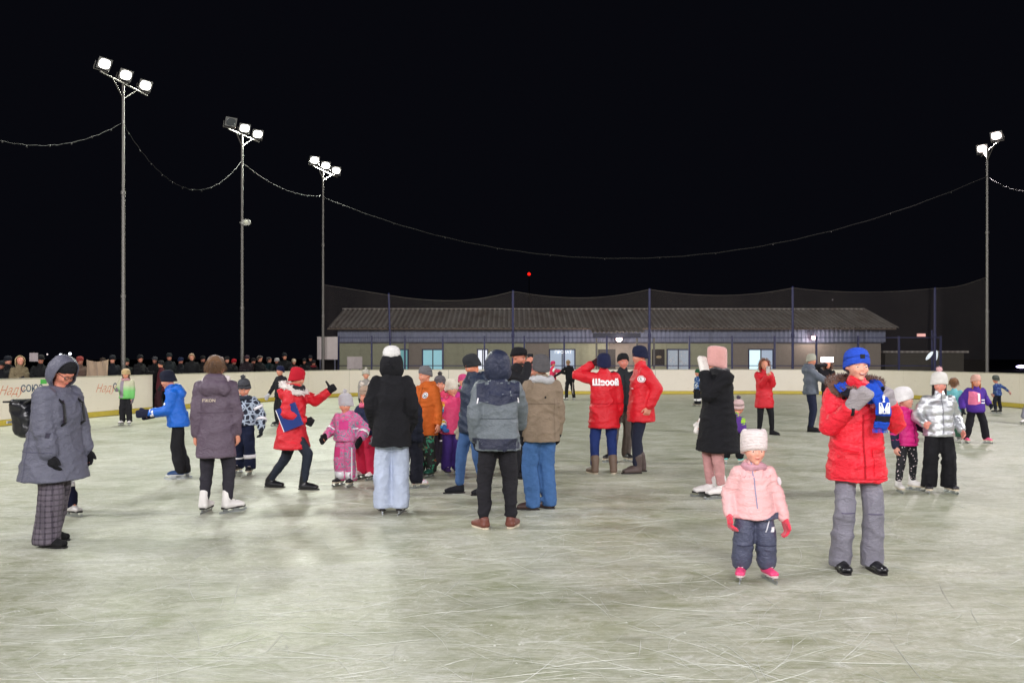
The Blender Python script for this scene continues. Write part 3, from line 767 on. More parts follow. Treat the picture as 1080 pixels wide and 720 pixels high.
# skate marks: thin ridges of scraped ice
def skate_marks():
    V = []; Fc = []; rr_ = random.Random(3)
    for _ in range(4200):
        d = rr_.random()**1.6
        Y = 3.2+d*30; X = rr_.uniform(-.66, .66)*Y; ang = rr_.gauss(0, 1.1)+(math.pi if rr_.random() < .5 else 0)
        cur = rr_.choice((-1, 1))*rr_.uniform(.05, .9); L = rr_.uniform(.12, 1.0); n = int(6+L*9); wd = rr_.choice((.0008, .0012, .0018, .003))
        x, y = X, Y; i0 = len(V)
        if rr_.random() < .12: cur *= 5; L *= .5
        for i in range(n+1):
            a = ang+cur*L*i/n; t = max(0, math.sin(math.pi*i/n))**.6
            ww = wd*t*rr_.uniform(.5, 1.2); nx, ny = -math.sin(a), math.cos(a)
            V += [(x-nx*ww, y-ny*ww, .0022), (x, y, .0022+ww*.9), (x+nx*ww, y+ny*ww, .0022)]
            x += math.cos(a)*L/n; y += math.sin(a)*L/n
        for i in range(n):
            q = i0+i*3; Fc += [(q, q+3, q+4, q+1), (q+1, q+4, q+5, q+2)]
    for _ in range(500):       # crumbs of snow
        d = rr_.random()**1.5; Y = 3.2+d*20; X = rr_.uniform(-.66, .66)*Y; r = rr_.uniform(.003, .008); i0 = len(V)
        V += [(X-r, Y-r*.6, .001), (X+r, Y-r*.8, .001), (X+r*.7, Y+r, .001), (X-r*.8, Y+r*.7, .001), (X, Y, r*.9)]
        Fc += [(i0, i0+1, i0+4), (i0+1, i0+2, i0+4), (i0+2, i0+3, i0+4), (i0+3, i0, i0+4)]
    o = mesh_obj('scraped_ice', V, Fc, simple('ice_shavings', (206, 208, 198), .7, 0, 60, .2)); tag(o, kind='stuff')
skate_marks()

# boards
board_m, nt, b = nm('board_plastic'); v = coords(nt)
c1 = mixc(nt, noise(nt, v, 1.3, 5, .6), S(238, 228, 210), S(246, 238, 224))
sct = noise(nt, coords(nt, (.6, .6, 3)), 9, 5, .75, 1.5)
c1 = mixc(nt, ramp(nt, sct, [(.60, (0, 0, 0)), (.72, (.5, .5, .5))]), c1, S(130, 124, 112)); nt.links.new(c1, b.inputs['Base Color'])
b.inputs['Roughness'].default_value = .45; bump(nt, b, noise(nt, v, 2.2, 2), .25, .05)
yel = simple('yellow_kickplate', (206, 184, 70), .5, 0, 8, .2); railm = simple('board_rail', (196, 190, 172), .5)
n = len(OUT); S_ = [0]
for i in range(n): S_.append(S_[-1]+(OUT[(i+1) % n]-OUT[i]).length)
TOT = S_[-1]
def along(s):
    s %= TOT
    lo = next(i for i in range(n) if S_[i+1] >= s); t = (s-S_[lo])/max(1e-6, S_[lo+1]-S_[lo])
    p = OUT[lo].lerp(OUT[(lo+1) % n], t); d = (OUT[(lo+1) % n]-OUT[lo]).normalized(); return p, d
def pxof(p): return 540+p.x/p.y*F if p.y > .5 else None
def s_at_px(px, left=True):
    best = None
    for i in range(int(TOT/.1)):
        p, d = along(i*.1)
        if p.y < 15: continue
        q = pxof(p); e = abs(q-px)
        if best is None or e < best[0]: best = (e, i*.1, p, d)
    return best
BH = 1.165
boards = empty('rink_board', (0, 0, 0), 0, 'long pale rink boards with a yellow kick strip running round the ice', 'rink board')
g0, g1 = s_at_px(183)[1], s_at_px(161.5)[1]
if g0 > g1: g0, g1 = g1, g0
joint0 = s_at_px(287)[1]
cuts = sorted([(joint0+2.4*i) % TOT for i in range(-int(TOT/2.4)//1, 0)])
cuts = sorted(set([round(c, 3) for c in cuts if not (g0-.5 < c < g1+.5)]+[round(g0, 3), round(g1, 3)]))
def strip(name, s0, s1, z0, z1, t0, t1, mat, parent):
    """thickness t0..t1 measured outward from the ice"""
    m = max(2, int((s1-s0)/.35)); V = []; Fc = []
    for i in range(m+1):
        p, d = along(s0+(s1-s0)*i/m); o_ = Vector((d.y, -d.x, 0))
        for (t, z) in ((t0, z0), (t1, z0), (t1, z1), (t0, z1)): V.append(p+o_*t+Vector((0, 0, z)))
    for i in range(m):
        for j in range(4): Fc.append((i*4+j, i*4+(j+1) % 4, (i+1)*4+(j+1) % 4, (i+1)*4+j))
    Fc += [(3, 2, 1, 0), (m*4, m*4+1, m*4+2, m*4+3)]
    return mesh_obj(name, V, Fc, mat, parent)
SGN = 1
postm = simple('board_post', (96, 96, 92), .6)
for i in range(len(cuts)):
    a = cuts[i]; c_ = cuts[i+1] if i+1 < len(cuts) else cuts[0]+TOT
    if abs(a-round(g0, 3)) < .01 or c_-a < .15: continue
    pn_ = strip('board_panel', a+.006, c_-.006, .16, BH-.03, 0, .012, board_m, boards)
    strip('kick_strip', a+.006, c_-.006, .012, .156, -.008, .012, yel, boards)
    strip('top_rail', a+.003, c_-.003, BH-.032, BH, -.012, .07, railm, boards)
    strip('board_post', a-.03, a+.03, .0, BH-.035, .013, .06, postm, boards)
def board_text(px, zc, txt, size, mat, shear=.35, weight=0, name='lettering'):
    e, s, p, d = s_at_px(px)
    X = -d if p.x < 0 else -d; Nn = Vector((-d.y, d.x, 0))
    me = text_mesh(txt, size, shear, weight)
    M = Matrix((X.to_4d(), Vector((0, 0, 1, 0)), Nn.to_4d(), (0, 0, 0, 1))).transposed(); M[3] = (0, 0, 0, 1); M[0][3] = p.x; M[1][3] = p.y; M[2][3] = zc
    V = []
    for vtx in me.vertices:      # follow the curve of the board
        q, dd = along(s-vtx.co.x); V.append(q+Vector((-dd.y, dd.x, 0))*.004+Vector((0, 0, zc+vtx.co.y)))
    return mesh_obj(name, V, [tuple(f.vertices) for f in me.polygons], mat, boards)
ORG = simple('orange_print', (226, 130, 84), .5, 0, 30, .05); BLU = simple('blue_print', (48, 78, 112), .5, 0, 30, .05)
for px_, z_ in ((10, .86), (110, .80)):
    board_text(px_, z_, 'Наду', .33, ORG, .5, -.004); 
for px_, z_ in ((35, .89), (127.5, .84)):
    board_text(px_, z_, 'СОЮЗ', .24, BLU, 0, .004)
# green sticker on the board top beside the hood of the woman at the left
def board_sticker(px, z0, z1, wdt, mat, name):
    e, s, p, d = s_at_px(px); V = []; Fc = []
    for i in range(5):
        q, dd = along(s-wdt/2+wdt*i/4); q = q+Vector((-dd.y, dd.x, 0))*.004; V += [q+Vector((0, 0, z0)), q+Vector((0, 0, z1))]
    for i in range(4): Fc.append((2*i, 2*i+2, 2*i+3, 2*i+1))
    mesh_obj(name, V, Fc, mat, boards)
board_sticker(46, 1.0, 1.12, .22, simple('green_print', (90, 200, 90), .5), 'sticker')

# ------------------------------------------------------------------ floodlight masts
LENS = emis('lamp_glass', (255, 250, 238), 14.0); LENSW = emis('lamp_glass_warm', (255, 232, 224), 14.0)
OFFG = simple('dark_glass', (70, 74, 78), .1)
AIM = Vector((2, 17, 0))
def mast(base, p_l, p_r, ztop, label, heads=(-1, 0, 1), warm=False, off=(), power=1.0, aim=None, extra=None, col=(1, .97, 1)):
    root = empty('floodlight_mast', (base[0], base[1], 0), 0, label, 'floodlight', 'floodlight masts round the rink')
    B0 = Vector((base[0], base[1], 0))
    zb = ztop
    m = MB(); m.cap((0, 0, 0), (0, 0, 3.6), .068, .064, 14); m.cap((0, 0, 3.6), (0, 0, 6.8), .058, .052, 14); m.cap((0, 0, 6.8), (0, 0, zb), .046, .04, 14)
    m.loft([(0, 0, -.02, .2, .2), (0, 0, .03, .2, .2)], 12)
    for z in (3.6, 6.8): m.loft([(0, 0, z-.06, .076, .076), (0, 0, z+.04, .072, .072)], 14)
    m.build('pole', GALV, root, False)
    L = Vector((p_l[0], p_l[1], zb))-B0; Rr = Vector((p_r[0], p_r[1], zb))-B0
    m = MB(); m.tube([L, Rr], .028, 8); m.tube([L*.75+Rr*.25+Vector((0, 0, -.02)), Vector((0, 0, zb-.45))], .018, 6); m.tube([L*.25+Rr*.75+Vector((0, 0, -.02)), Vector((0, 0, zb-.45))], .018, 6)
    m.build('crossbar', GALV, root)
    aimp = aim or AIM
    for i, h in enumerate(heads):
        t = .5+.44*h; c = L.lerp(Rr, t)+Vector((0, 0, .30)); wp = c+B0
        fwd = (aimp-wp).normalized(); z = Vector((0, 0, 1)); x = fwd.cross(z).normalized(); u = x.cross(fwd)
        M = Matrix((x.to_4d(), u.to_4d(), (-fwd).to_4d(), (0, 0, 0, 1))).transposed(); M[3] = (0, 0, 0, 1)
        for q in range(3): M[q][3] = c[q]
        m = MB(); m.loft([(0, 0, .16, .06, .06), (0, 0, .13, .10, .08), (0, 0, .04, .16, .13), (0, 0, -.05, .20, .16)], 20, .7, M)
        m.box((-.215, -.17, -.062), (.215, .17, -.045), M)
        hd_ = m.build('lamp_housing', simple('lamp_housing', (120, 120, 120), .5, .4), root)
        m = MB(); m.tube([M @ Vector((-.23, 0, .02)), M @ Vector((-.23, -.24, .02)), M @ Vector((.23, -.24, .02)), M @ Vector((.23, 0, .02))], .015, 6)
        m.build('bracket', GALV, hd_)
        lit = i not in off
        m = MB(); m.loft([(0, 0, -.068, .17, .135), (0, 0, -.085, .15, .115)], 20, .7, M)
        m.build('lamp_lens', (LENSW if warm else LENS) if lit else OFFG, hd_)
        if lit:
            ld = bpy.data.lights.new('flood_lamp', 'SPOT'); ld.energy = LAMPW*power; ld.spot_size = R(150); ld.spot_blend = .4; ld.shadow_soft_size = .22; ld.color = col
            lo_ = bpy.data.objects.new('flood_lamp', ld); C.objects.link(lo_); lo_.parent = root
            lo_.location = c+fwd*.34; lo_.rotation_euler = fwd.to_track_quat('-Z', 'Y').to_euler()
    if extra:
        m = MB(); c = Vector((.0, 0, extra)); m.box((-.05, -.12, extra-.015), (.3, -.08, extra+.015)); m.loft([(0, 0, -.13, .09, .07), (0, 0, 0, .17, .12), (0, 0, .05, .17, .12)], 16, .8, Matrix.Translation((.2, -.1, extra)) @ Matrix.Rotation(R(90), 4, 'X'))
        e_ = m.build('lower_lamp', simple('lamp_housing', (150, 150, 140), .5, .4), root)
        MB().ell((.2, -.155, extra), (.09, .03, .07)).build('lamp_lens', simple('pale_glass', (200, 200, 180), .3), e_)
GRN = (.96, 1.0, .88)
mast((-12.05, 26.45), (-12.2, 25.3), (-11.8, 27.6), 10.16, 'tall nearest left mast with three lit lamps', power=.6, col=GRN)
mast((-10.25, 32.4), (-10.5, 31.6), (-9.95, 33.55), 10.16, 'second mast from the left with one unlit lamp and a lower lamp', off=(0,), power=.8, extra=1.66+(378-235)/27.8, col=GRN)
mast((-8.55, 38.6), (-8.8, 37.7), (-8.2, 40.05), 10.16, 'farthest left mast beside the net with three lit lamps', power=.9, col=GRN)
mast((19.35, 34.75), (19.75, 35.9), (19.1, 33.55), 10.16, 'single mast at the right end of the net with two lamps', heads=(-1, 1), warm=True, power=.95, col=(1, .9, .92))
# unseen masts added as fill behind and beside the camera, standing in for its flash
mast((-14.6, -3), (-14.8, -4.1), (-14.6, -1.9), 10.16, 'mast on the left behind the viewpoint', aim=Vector((2, 14, 0)), power=1.0)
mast((18.7, -3), (18.7, -1.9), (18.7, -4.1), 10.16, 'mast on the right behind the viewpoint', aim=Vector((1, 14, 0)), power=1.0)
mast((-4.6, -10.0), (-5.6, -10), (-3.4, -10), 10.16, 'left mast behind the near end of the rink', aim=Vector((-2, 16, 0)), power=1.1)
mast((5.5, -10.0), (4.5, -10), (6.7, -10), 10.16, 'right mast behind the near end of the rink', aim=Vector((4, 16, 0)), power=1.1)
mast((.8, -9.8), (-.2, -9.8), (1.8, -9.8), 6.6, 'lower mast behind the near end of the rink', aim=Vector((1, 16, 0)), heads=(-1, 1), power=2.3)  # unseen, added for frontal light that falls off like a flash
mast((18.9, 12), (18.9, 13.1), (18.9, 10.9), 10.16, 'mast halfway along the right boards outside the frame', aim=Vector((-4, 34, 0)), power=2.1)  # unseen, added to light the left boards and the building
mast((-14.8, 9), (-14.8, 7.9), (-14.8, 10.1), 10.16, 'mast halfway along the left boards outside the frame', aim=Vector((4, 42, 0)), power=1.5)  # unseen, added to light the building from the side

# ------------------------------------------------------------------ garland cables between masts
wirem = simple('grey_cable', (42, 41, 40), .6, 0, 30, .1); bulbm = simple('small_bulb', (60, 58, 56), .4)
def cable(a, b_, sag, label, r=.008):
    a, b_ = Vector(a), Vector(b_); n_ = 60; pts = []
    for i in range(n_+1):
        t = i/n_; p = a.lerp(b_, t); p.z -= sag*4*t*(1-t)+.012*math.sin(i*1.9); pts.append(p)
    root = empty('festoon_cable', tuple(a), 0, label, 'cable', 'festoon cables between the masts')
    MB().tube([p-a for p in pts], r, 5).build('cable', wirem, root)
    for i in range(2, n_, 5):
        MB().ell(pts[i]-a-Vector((0, 0, .03)), (.02, .02, .026), None, 8, 6).build('bulb', bulbm, root)
cable((-15.0, 18.0, 9.0), (-12.05, 26.4, 8.95), 1.6, 'cable sagging from the left edge to the nearest left mast')
cable((-12.05, 26.5, 8.9), (-10.25, 32.3, 9.1), 1.5, 'deeply sagging cable between the two nearest left masts')
cable((-10.25, 32.5, 9.1), (-8.55, 38.5, 9.0), .38, 'short cable between the second mast and the farthest left mast')
cable((-8.55, 38.7, 8.97), (19.35, 34.7, 9.07), 3.05, 'very long cable sagging across the whole sky to the right mast', .013)
cable((19.4, 34.7, 9.0), (19.9, 27, 9.0), 1.2, 'cable running from the right mast out of the frame')

# ------------------------------------------------------------------ fence, net
fence = empty('rink_fence', (0, 40.6, 0), 0, 'navy steel frame fence behind the far boards', 'fence')
FY = 40.75
for px_ in (357, 392, 427, 467, 511, 553, 595, 640, 684, 727, 772, 817, 861, 905, 948, 992):
    x = (px_-540)*FY/F; m = MB(); m.box((x-.04, -.04+.15, 0), (x+.04, .04+.15, 2.72)); m.box((x-.05, .1, 2.72), (x+.05, .2, 2.735)); m.build('post', DARKPAINT, fence)
m = MB(); m.box((-8.3, .13, 2.64), (20.4, .17, 2.68)); m.build('rail', DARKPAINT, fence)
m = MB(); m.box((-8.3, .13, 1.3), (20.4, .17, 1.34)); m.build('rail', DARKPAINT, fence)
netm, nt, b = nm('net_mesh'); b.inputs['Base Color'].default_value = S(150, 140, 135); b.inputs['Roughness'].default_value = .9
tr = nt.nodes.new('ShaderNodeBsdfTransparent'); mx = nt.nodes.new('ShaderNodeMixShader')
v = coords(nt); nn = noise(nt, v, .8, 3)
fr = nt.nodes.new('ShaderNodeMapRange'); fr.inputs['To Min'].default_value = .05; fr.inputs['To Max'].default_value = .09; nt.links.new(nn, fr.inputs['Value'])
nt.links.new(fr.outputs[0], mx.inputs[0]); nt.links.new(tr.outputs[0], mx.inputs[1]); nt.links.new(b.outputs[0], mx.inputs[2])
nt.links.new(mx.outputs[0], nt.nodes['Material Output'].inputs[0])
net = empty('safety_net', (0, 40.5, 0), 0, 'tall brown safety net hung from navy posts at the far end', 'net')
tops = [(340, 300), (409, 311), (475, 317), (541, 307), (612, 314), (685, 305), (760, 311.5), (836, 303.5), (910, 308), (986, 304), (1018, 300), (1042, 292)]
def ntop(px_):
    for (a, ya), (c_, yc) in zip(tops, tops[1:]):
        if a <= px_ <= c_:
            t = (px_-a)/(c_-a); t = t if a in (340, 1018) else 1-(1-t)**2 if yc > ya else t*t; return ya+(yc-ya)*t
    return tops[-1][1]
V = []; Fc = []; cols = 120; top_pts = []
for i in range(cols+1):
    px_ = 340+702*i/cols; Yn = 40.5-.5+.15*math.sin(i*.5)
    if px_ > 986: Yn = 40.0+(36.2-40.0)*(px_-986)/56
    X = (px_-540)*Yn/F; zt = CAMH-(ntop(px_)-YH)*Yn/F; top_pts.append(Vector((X, Yn-40.5, zt)))
    for j in range(9): V.append((X, Yn-40.5+.05*math.sin(j*1.3+i*.3), .1+(zt-.1)*j/8))
for i in range(cols):
    for j in range(8): a = i*9+j; Fc.append((a, a+9, a+10, a+1))
mesh_obj('netting', V, Fc, netm, net, True)
MB().tube(top_pts, .010, 5).build('top_rope', simple('rope', (96, 90, 84), .9), net)
for px_, py_ in ((541, 307), (685, 305), (836, 303), (986, 304)):
    Yn = 40.3; x = (px_-540)*Yn/F; zt = CAMH-(py_-YH)*Yn/F
    m = MB(); m.cap((x, -.2, 0), (x, -.2, zt), .06, .055, 12); m.cap((x, -.2, 2.7), (x, -.2, 2.8), .08, .08, 12); m.build('post', DARKPAINT, net, False)
m = MB(); m.cap((-5.69, -.2, 0), (-5.82, -.2, 4.7), .05, .045, 12); m.build('post', DARKPAINT, net)

# ------------------------------------------------------------------ long low building
BX0, BX1, BY = -10.0, 21.4, 49.5
bld = empty('rink_building', (0, BY, 0), 0, 'long low building with ribbed roof and lit windows behind the net', 'building')
wallm = simple('olive_wall_panel', (184, 184, 152), .7, 0, 6, .3); wallg = simple('brown_wall_panel', (162, 150, 136), .7, 0, 6, .3)
ribm = simple('grey_ribbed_sheet', (138, 144, 166), .5, .1, 10, .2); trimm = simple('grey_trim', (78, 80, 96), .6)
roofm, nt, b = nm('weathered_shaded_roof_sheet'); v = coords(nt)
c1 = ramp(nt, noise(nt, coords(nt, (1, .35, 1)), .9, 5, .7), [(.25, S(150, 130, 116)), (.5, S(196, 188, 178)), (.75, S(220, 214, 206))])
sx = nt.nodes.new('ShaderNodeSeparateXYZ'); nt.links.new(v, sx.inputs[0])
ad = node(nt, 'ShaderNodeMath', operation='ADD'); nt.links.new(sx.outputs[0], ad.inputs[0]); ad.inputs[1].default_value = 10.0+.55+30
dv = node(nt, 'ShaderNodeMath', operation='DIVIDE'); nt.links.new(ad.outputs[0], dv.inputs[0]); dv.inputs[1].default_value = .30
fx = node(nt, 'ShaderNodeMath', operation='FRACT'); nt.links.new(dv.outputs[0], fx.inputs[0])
rb = ramp(nt, fx.outputs[0], [(.0, (.28, .25, .23)), (.36, (.28, .25, .23)), (.46, (1, 1, 1)), (.74, (1, 1, 1)), (.86, (.28, .25, .23))])  # rib shading put into the colour: pale crowns, dark valleys
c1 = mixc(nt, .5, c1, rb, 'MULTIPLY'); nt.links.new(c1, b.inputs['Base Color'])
b.inputs['Roughness'].default_value = .65
# wall panels 1.2 m wide, alternating tone
x = BX0; i = 0
wins = [(-6.25, -4.45), (-2.1, -1.5), (2.2, 3.75), (9.05, 10.35), (13.75, 15.35)]
wins = [((a-540)*BY/F, (c_-540)*BY/F) for a, c_ in ((412, 431), (445, 468), (503, 515), (579, 607), (703, 728), (789, 816))]
edges = sorted({BX0, BX1} | {e for w_ in wins for e in w_} | {BX0+1.2*q for q in range(1, 26) if all(not (w_[0]-.15 < BX0+1.2*q < w_[1]+.15) for w_ in wins)})
for a, c_ in zip(edges, edges[1:]):
    inw = any(abs(a-w_[0]) < .01 for w_ in wins)
    mt = wallm if (a < -6.5+0 or 1 < a < 4.5 or 7 < a < 12 or -4 < a < .0) else wallg
    m = MB()
    if inw:
        m.box((a+.004, 0, 2.22), (c_-.004, .2, 3.0)); m.box((a+.004, 0, 0), (c_-.004, .2, .95))
    else: m.box((a+.004, 0, 0), (c_-.004, .2, 3.0))
    m.build('wall_panel', mt, bld)
m = MB(); m.box((BX0-.05, .22, 0), (BX1+.05, 7.0, 3.2)); m.build('wall', wallg, bld)
LIT = [emis('lit_window', (116, 176, 178), .5), emis('lit_window_blue', (150, 205, 215), .55), emis('lit_window_white', (225, 230, 238), 1.0), emis('lit_window_pale', (170, 186, 204), .6), emis('lit_window_snow', (165, 176, 186), .45), emis('lit_window_bright', (205, 232, 240), 1.1)]
for qi, (a, c_) in enumerate(wins):
    z0, z1 = .95, 2.22
    m = MB(); fw = .07
    for (xa, xb, za, zb_) in ((a, a+fw, z0, z1), (c_-fw, c_, z0, z1), (a+fw, c_-fw, z1-fw, z1), (a+fw, c_-fw, z0, z0+fw)): m.box((xa, -.03, za), (xb, .1, zb_))
    fr_ = m.build('window_frame', DARKPAINT, bld)
    mid = (a+c_)/2
    MB().box((mid-.03, -.02, z0+fw), (mid+.03, .09, z1-fw)).build('mullion', trimm, fr_)
    for (xa, xb) in ((a+fw, mid-.03), (mid+.03, c_-fw)):
        MB().box((xa, .04, z0+fw), (xb, .06, z1-fw)).build('pane', LIT[qi if not (qi == 5 and xa > mid-.1) else 3], fr_)
# lettering and snowflakes in two of the windows
me = text_mesh('ПРОКАТ', .34, 0, .008)
mesh_obj('window_sign', [(vv.co.x*.72+(594-540)*BY/F, -.035, 2.03+vv.co.y*.72) for vv in me.vertices], [tuple(p.vertices) for p in me.polygons], emis('white_sign', (235, 240, 245), .9), bld)
for q in range(26):
    xa = random.uniform(wins[4][0]+.12, wins[4][1]-.12); za = random.uniform(1.1, 2.05); r = random.uniform(.04, .08); m = MB()
    for t in (0, 60, 120): dx, dz = r*math.cos(R(t)), r*math.sin(R(t)); m.tube([(xa-dx, .03, za-dz), (xa+dx, .03, za+dz)], .012, 4)
    m.build('paper_snowflake', WHITE, bld)
MB().box((wins[4][0]-.85, -.02, 1.25), (wins[4][0]-.12, -.002, 2.2)).build('notice_board', simple('dark_board', (44, 36, 32), .6), bld)
MB().ell((wins[4][0]-.45, -.03, 1.75), (.16, .01, .08)).build('notice', simple('paper', (190, 170, 130), .7), bld)
# ribbed band under the eaves, built rib by rib
m = MB(); x = BX0-.1
prof = []
while x < BX1+.1: prof += [(x, -.06), (x+.10, -.06), (x+.13, -.10), (x+.22, -.10), (x+.25, -.06)]; x += .25
V = []; Fc = []
for (px_, py_) in prof: V += [(px_, py_, 2.62), (px_, py_, 3.34)]
for i in range(len(prof)-1): Fc.append((2*i, 2*i+2, 2*i+3, 2*i+1))
mesh_obj('ribbed_band', V, Fc, ribm, bld)
MB().box((BX0-.1, -.13, 2.55), (BX1+.1, .0, 2.615)).build('band_trim', trimm, bld)
# corrugated roof
V = []; Fc = []; pitch = .30; e_y, r_y, e_z, r_z = -.75, 3.7, 3.40, 4.68; x = BX0-.55; xs = []
while x < BX1+.55: xs += [(x, 0), (x+.08, .0), (x+.13, .07), (x+.22, .07), (x+.27, 0)]; x += pitch
rows = 7
for j in range(rows+1):
    t = j/rows
    for (xx, dz) in xs: V.append((xx, e_y+(r_y-e_y)*t, e_z+(r_z-e_z)*t+dz+.03*math.sin(xx*.7+j)*(.3)))
nx = len(xs)
for j in range(rows):
    for i in range(nx-1): Fc.append((j*nx+i, j*nx+i+1, (j+1)*nx+i+1, (j+1)*nx+i))
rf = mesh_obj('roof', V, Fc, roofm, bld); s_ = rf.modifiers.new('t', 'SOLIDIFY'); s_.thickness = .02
m = MB(); m.add([(BX0-.5, e_y, e_z-.06), (BX1+.5, e_y, e_z-.06), (BX1+.5, r_y, r_z-.1), (BX0-.5, r_y, r_z-.1), (BX1+.5, 7.9, e_z-.06), (BX0-.5, 7.9, e_z-.06)], [(0, 1, 2, 3), (3, 2, 4, 5), (0, 3, 5), (1, 4, 2)]); m.build('roof_underside', trimm, bld)
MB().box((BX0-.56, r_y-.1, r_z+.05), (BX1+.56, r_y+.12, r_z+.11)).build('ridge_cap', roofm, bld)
MB().box((BX0-.55, e_y-.03, e_z-.09), (BX1+.55, e_y-.005, e_z-.01)).build('eave_board', simple('eave_board', (120, 104, 90), .8), bld)
# porch
pa, pb_ = (625-540)*BY/F, (668-540)*BY/F
V = []; Fc = []; xs = []; x = pa-.2
while x < pb_+.2: xs += [(x, 0), (x+.08, 0), (x+.13, .05), (x+.2, .05)]; x += .25
for (yy, zz) in ((-1.9, 3.12), (-.05, 3.5)):
    for (xx, dz) in xs: V.append((xx, yy, zz+dz))
for i in range(len(xs)-1): Fc.append((i, i+1, len(xs)+i+1, len(xs)+i))
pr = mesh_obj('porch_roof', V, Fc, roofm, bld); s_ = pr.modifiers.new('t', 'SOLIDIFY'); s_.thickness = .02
MB().box((pa-.15, -1.85, 2.82), (pb_+.15, -1.78, 3.08)).build('porch_beam', trimm, bld)
for x in (pa, pb_-.1, pb_+.55, pb_+.85): MB().box((x, -1.84, 0), (x+.1, -1.74, 2.815)).build('porch_post', GALV, bld)
dr = MB(); dr.box(((640-540)*BY/F-.5, -.04, 0), ((640-540)*BY/F+.5, -.005, 2.2)); dr.build('door', simple('door', (70, 66, 60), .6), bld)
def wall_lamp(px_, py_, r, rgb, s, pw, dy=-1.0, lab=''):
    p = at(px_, py_, BY+dy); root = empty('wall_lamp', tuple(p), 0, lab, 'lamp')
    MB().ell((0, 0, 0), (r, r, r*.9)).build('globe', emis('globe', rgb, s), root, True)
    MB().box((-.03, 0.02, r*.8), (.03, abs(dy) if abs(dy) < 1.2 else .12, r*.8+.05)).build('arm', trimm, root)
    MB().loft([(0, 0, r*.75, r*1.1, r*1.1), (0, 0, r*1.05, r*.4, r*.4)], 16).build('shade', trimm, root)
    ld = bpy.data.lights.new('lamp_light', 'POINT'); ld.energy = pw; ld.shadow_soft_size = r; ld.color = (1, .88, .86)
    q = bpy.data.objects.new('lamp_light', ld); C.objects.link(q); q.parent = root; q.location = (0, -r*1.3-.05, -.05)
wall_lamp(653, 357.5, .17, (255, 226, 220), 9, 160, -1.5, 'round glowing lamp under the porch roof of the building')
wall_lamp(858, 356, .13, (255, 196, 190), 9, 45, -.5, 'pinkish glowing wall lamp at the right part of the building')
# small outbuilding far right
ob = empty('shed', (24.6, 51, 0), 0, 'dark shed behind the net at the right', 'shed')
MB().box((-2.3, 0, 0), (2.4, 3, 2.0)).build('wall', simple('shed_wall', (88, 84, 74), .8), ob)
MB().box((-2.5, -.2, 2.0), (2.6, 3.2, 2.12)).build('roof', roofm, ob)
wl = at(983, 375, 41.2); hs_ = empty('road_sign', (wl.x, 41.2, 0), 0, 'small white double leaf reflector on a dark post behind the net', 'sign')
MB().cap((0, 0, 0), (0, 0, 3.0), .05, .045, 10).build('post', DARKPAINT, hs_)
for s_, tl in ((-1, -.5), (1, .12)):
    m = MB(); m.ell((0, 0, 0), (.09, .02, .26), Matrix.Translation((s_*.16+.0, -.07, wl.z)) @ Matrix.Rotation(-tl*s_*-1 if s_ > 0 else .7, 4, 'Y')); m.build('reflector', emis('white_leaf_glow', (235, 245, 250), .8), hs_, True)  # leaves only reflect; their brightness is put in as emission
MB().box((-.75, -.08, 2.72), (-.35, -.04, 2.86)).build('lamp', emis('pink_glow', (255, 190, 180), .6), hs_)

# blank signboards on the fence
for (px0, px1, py0, py1, Yd, lab) in ((334.5, 356, 355, 379, 38.9, 'large blank white signboard at the foot of the farthest left mast'), (366, 382, 376, 389, 40.0, 'small blank white signboard resting above the far boards')):
    a = at(px0, py1, Yd); c_ = at(px1, py0, Yd); r_ = empty('signboard', (a.x, Yd, 0), 0, lab, 'sign')
    MB().box((0, 0, a.z), (c_.x-a.x, .03, c_.z)).build('sign_panel', simple('white_sign_panel', (206, 194, 190), .6, 0, 3, .2), r_)
    for x in (.1, c_.x-a.x-.16): MB().box((x, .032, 0), (x+.06, .09, c_.z-.03)).build('leg', trimm, r_)
# distant lights
def far_light(px_, py_, Yd, r, rgb, s, lab, cat='lamp', nmx='distant_lamp', wide=1.0):
    p = at(px_, py_, Yd); root = empty(nmx, (p.x, Yd, 0), 0, lab, cat)
    MB().cap((0, 0, -.01), (0, 0, p.z), r*.35, r*.2, 8).build('pole', simple('dark_pole', (30, 30, 32), .8), root)
    MB().ell((0, -r*.3, p.z), (r*wide, r, r)).build('lamp_head', emis('distant_lamp', rgb, s), root, True)
far_light(558, 289, 400, .75, (255, 30, 20), 1.6, 'red warning light on a distant tower in the dark sky')
far_light(64, 374, 160, .22, (235, 240, 255), 4, 'white pinpoint street lamp far behind the grey hood, left one')
far_light(74, 373, 150, .24, (240, 245, 255), 4, 'white pinpoint street lamp far behind the grey hood, right one')
far_light(50, 373.5, 170, .16, (235, 220, 220), 1.2, 'faint distant street lamp above the spectators at the left')
far_light(878+0, 316, 420, .3, (160, 150, 160), .5, 'very faint light on a mast in the dark sky at the right')
far_light(1077, 386.5, 120, .22, (206, 190, 255), 5, 'bluish wide light beyond the right boards', wide=3.6)

# ------------------------------------------------------------------ the people on the ice
cl = cloth
BLK = cl((26, 26, 30)); NAVY = cl((30, 38, 66)); BLACKKNIT = cl((24, 24, 28), 'knit'); NAVYK = cl((26, 32, 66), 'knit')
SKW = simple('white_skate_leather', (226, 222, 218), .4, 0, 20, .3); SKB = simple('black_skate_leather', (30, 30, 34), .4, 0, 20, .3)
SOLEB = simple('dark_sole', (34, 30, 30), .6); SOLEW = simple('pale_sole', (214, 200, 176), .6)
RED = cl((214, 24, 40), 'nylon', .6)
def zipd(H, mat, u=0.0, hem=.42, top=.82, w=.008): return ('coat', 'zip', ('rect', w, (top-hem)*H), 'front', u, (hem+top)/2, mat, .005)

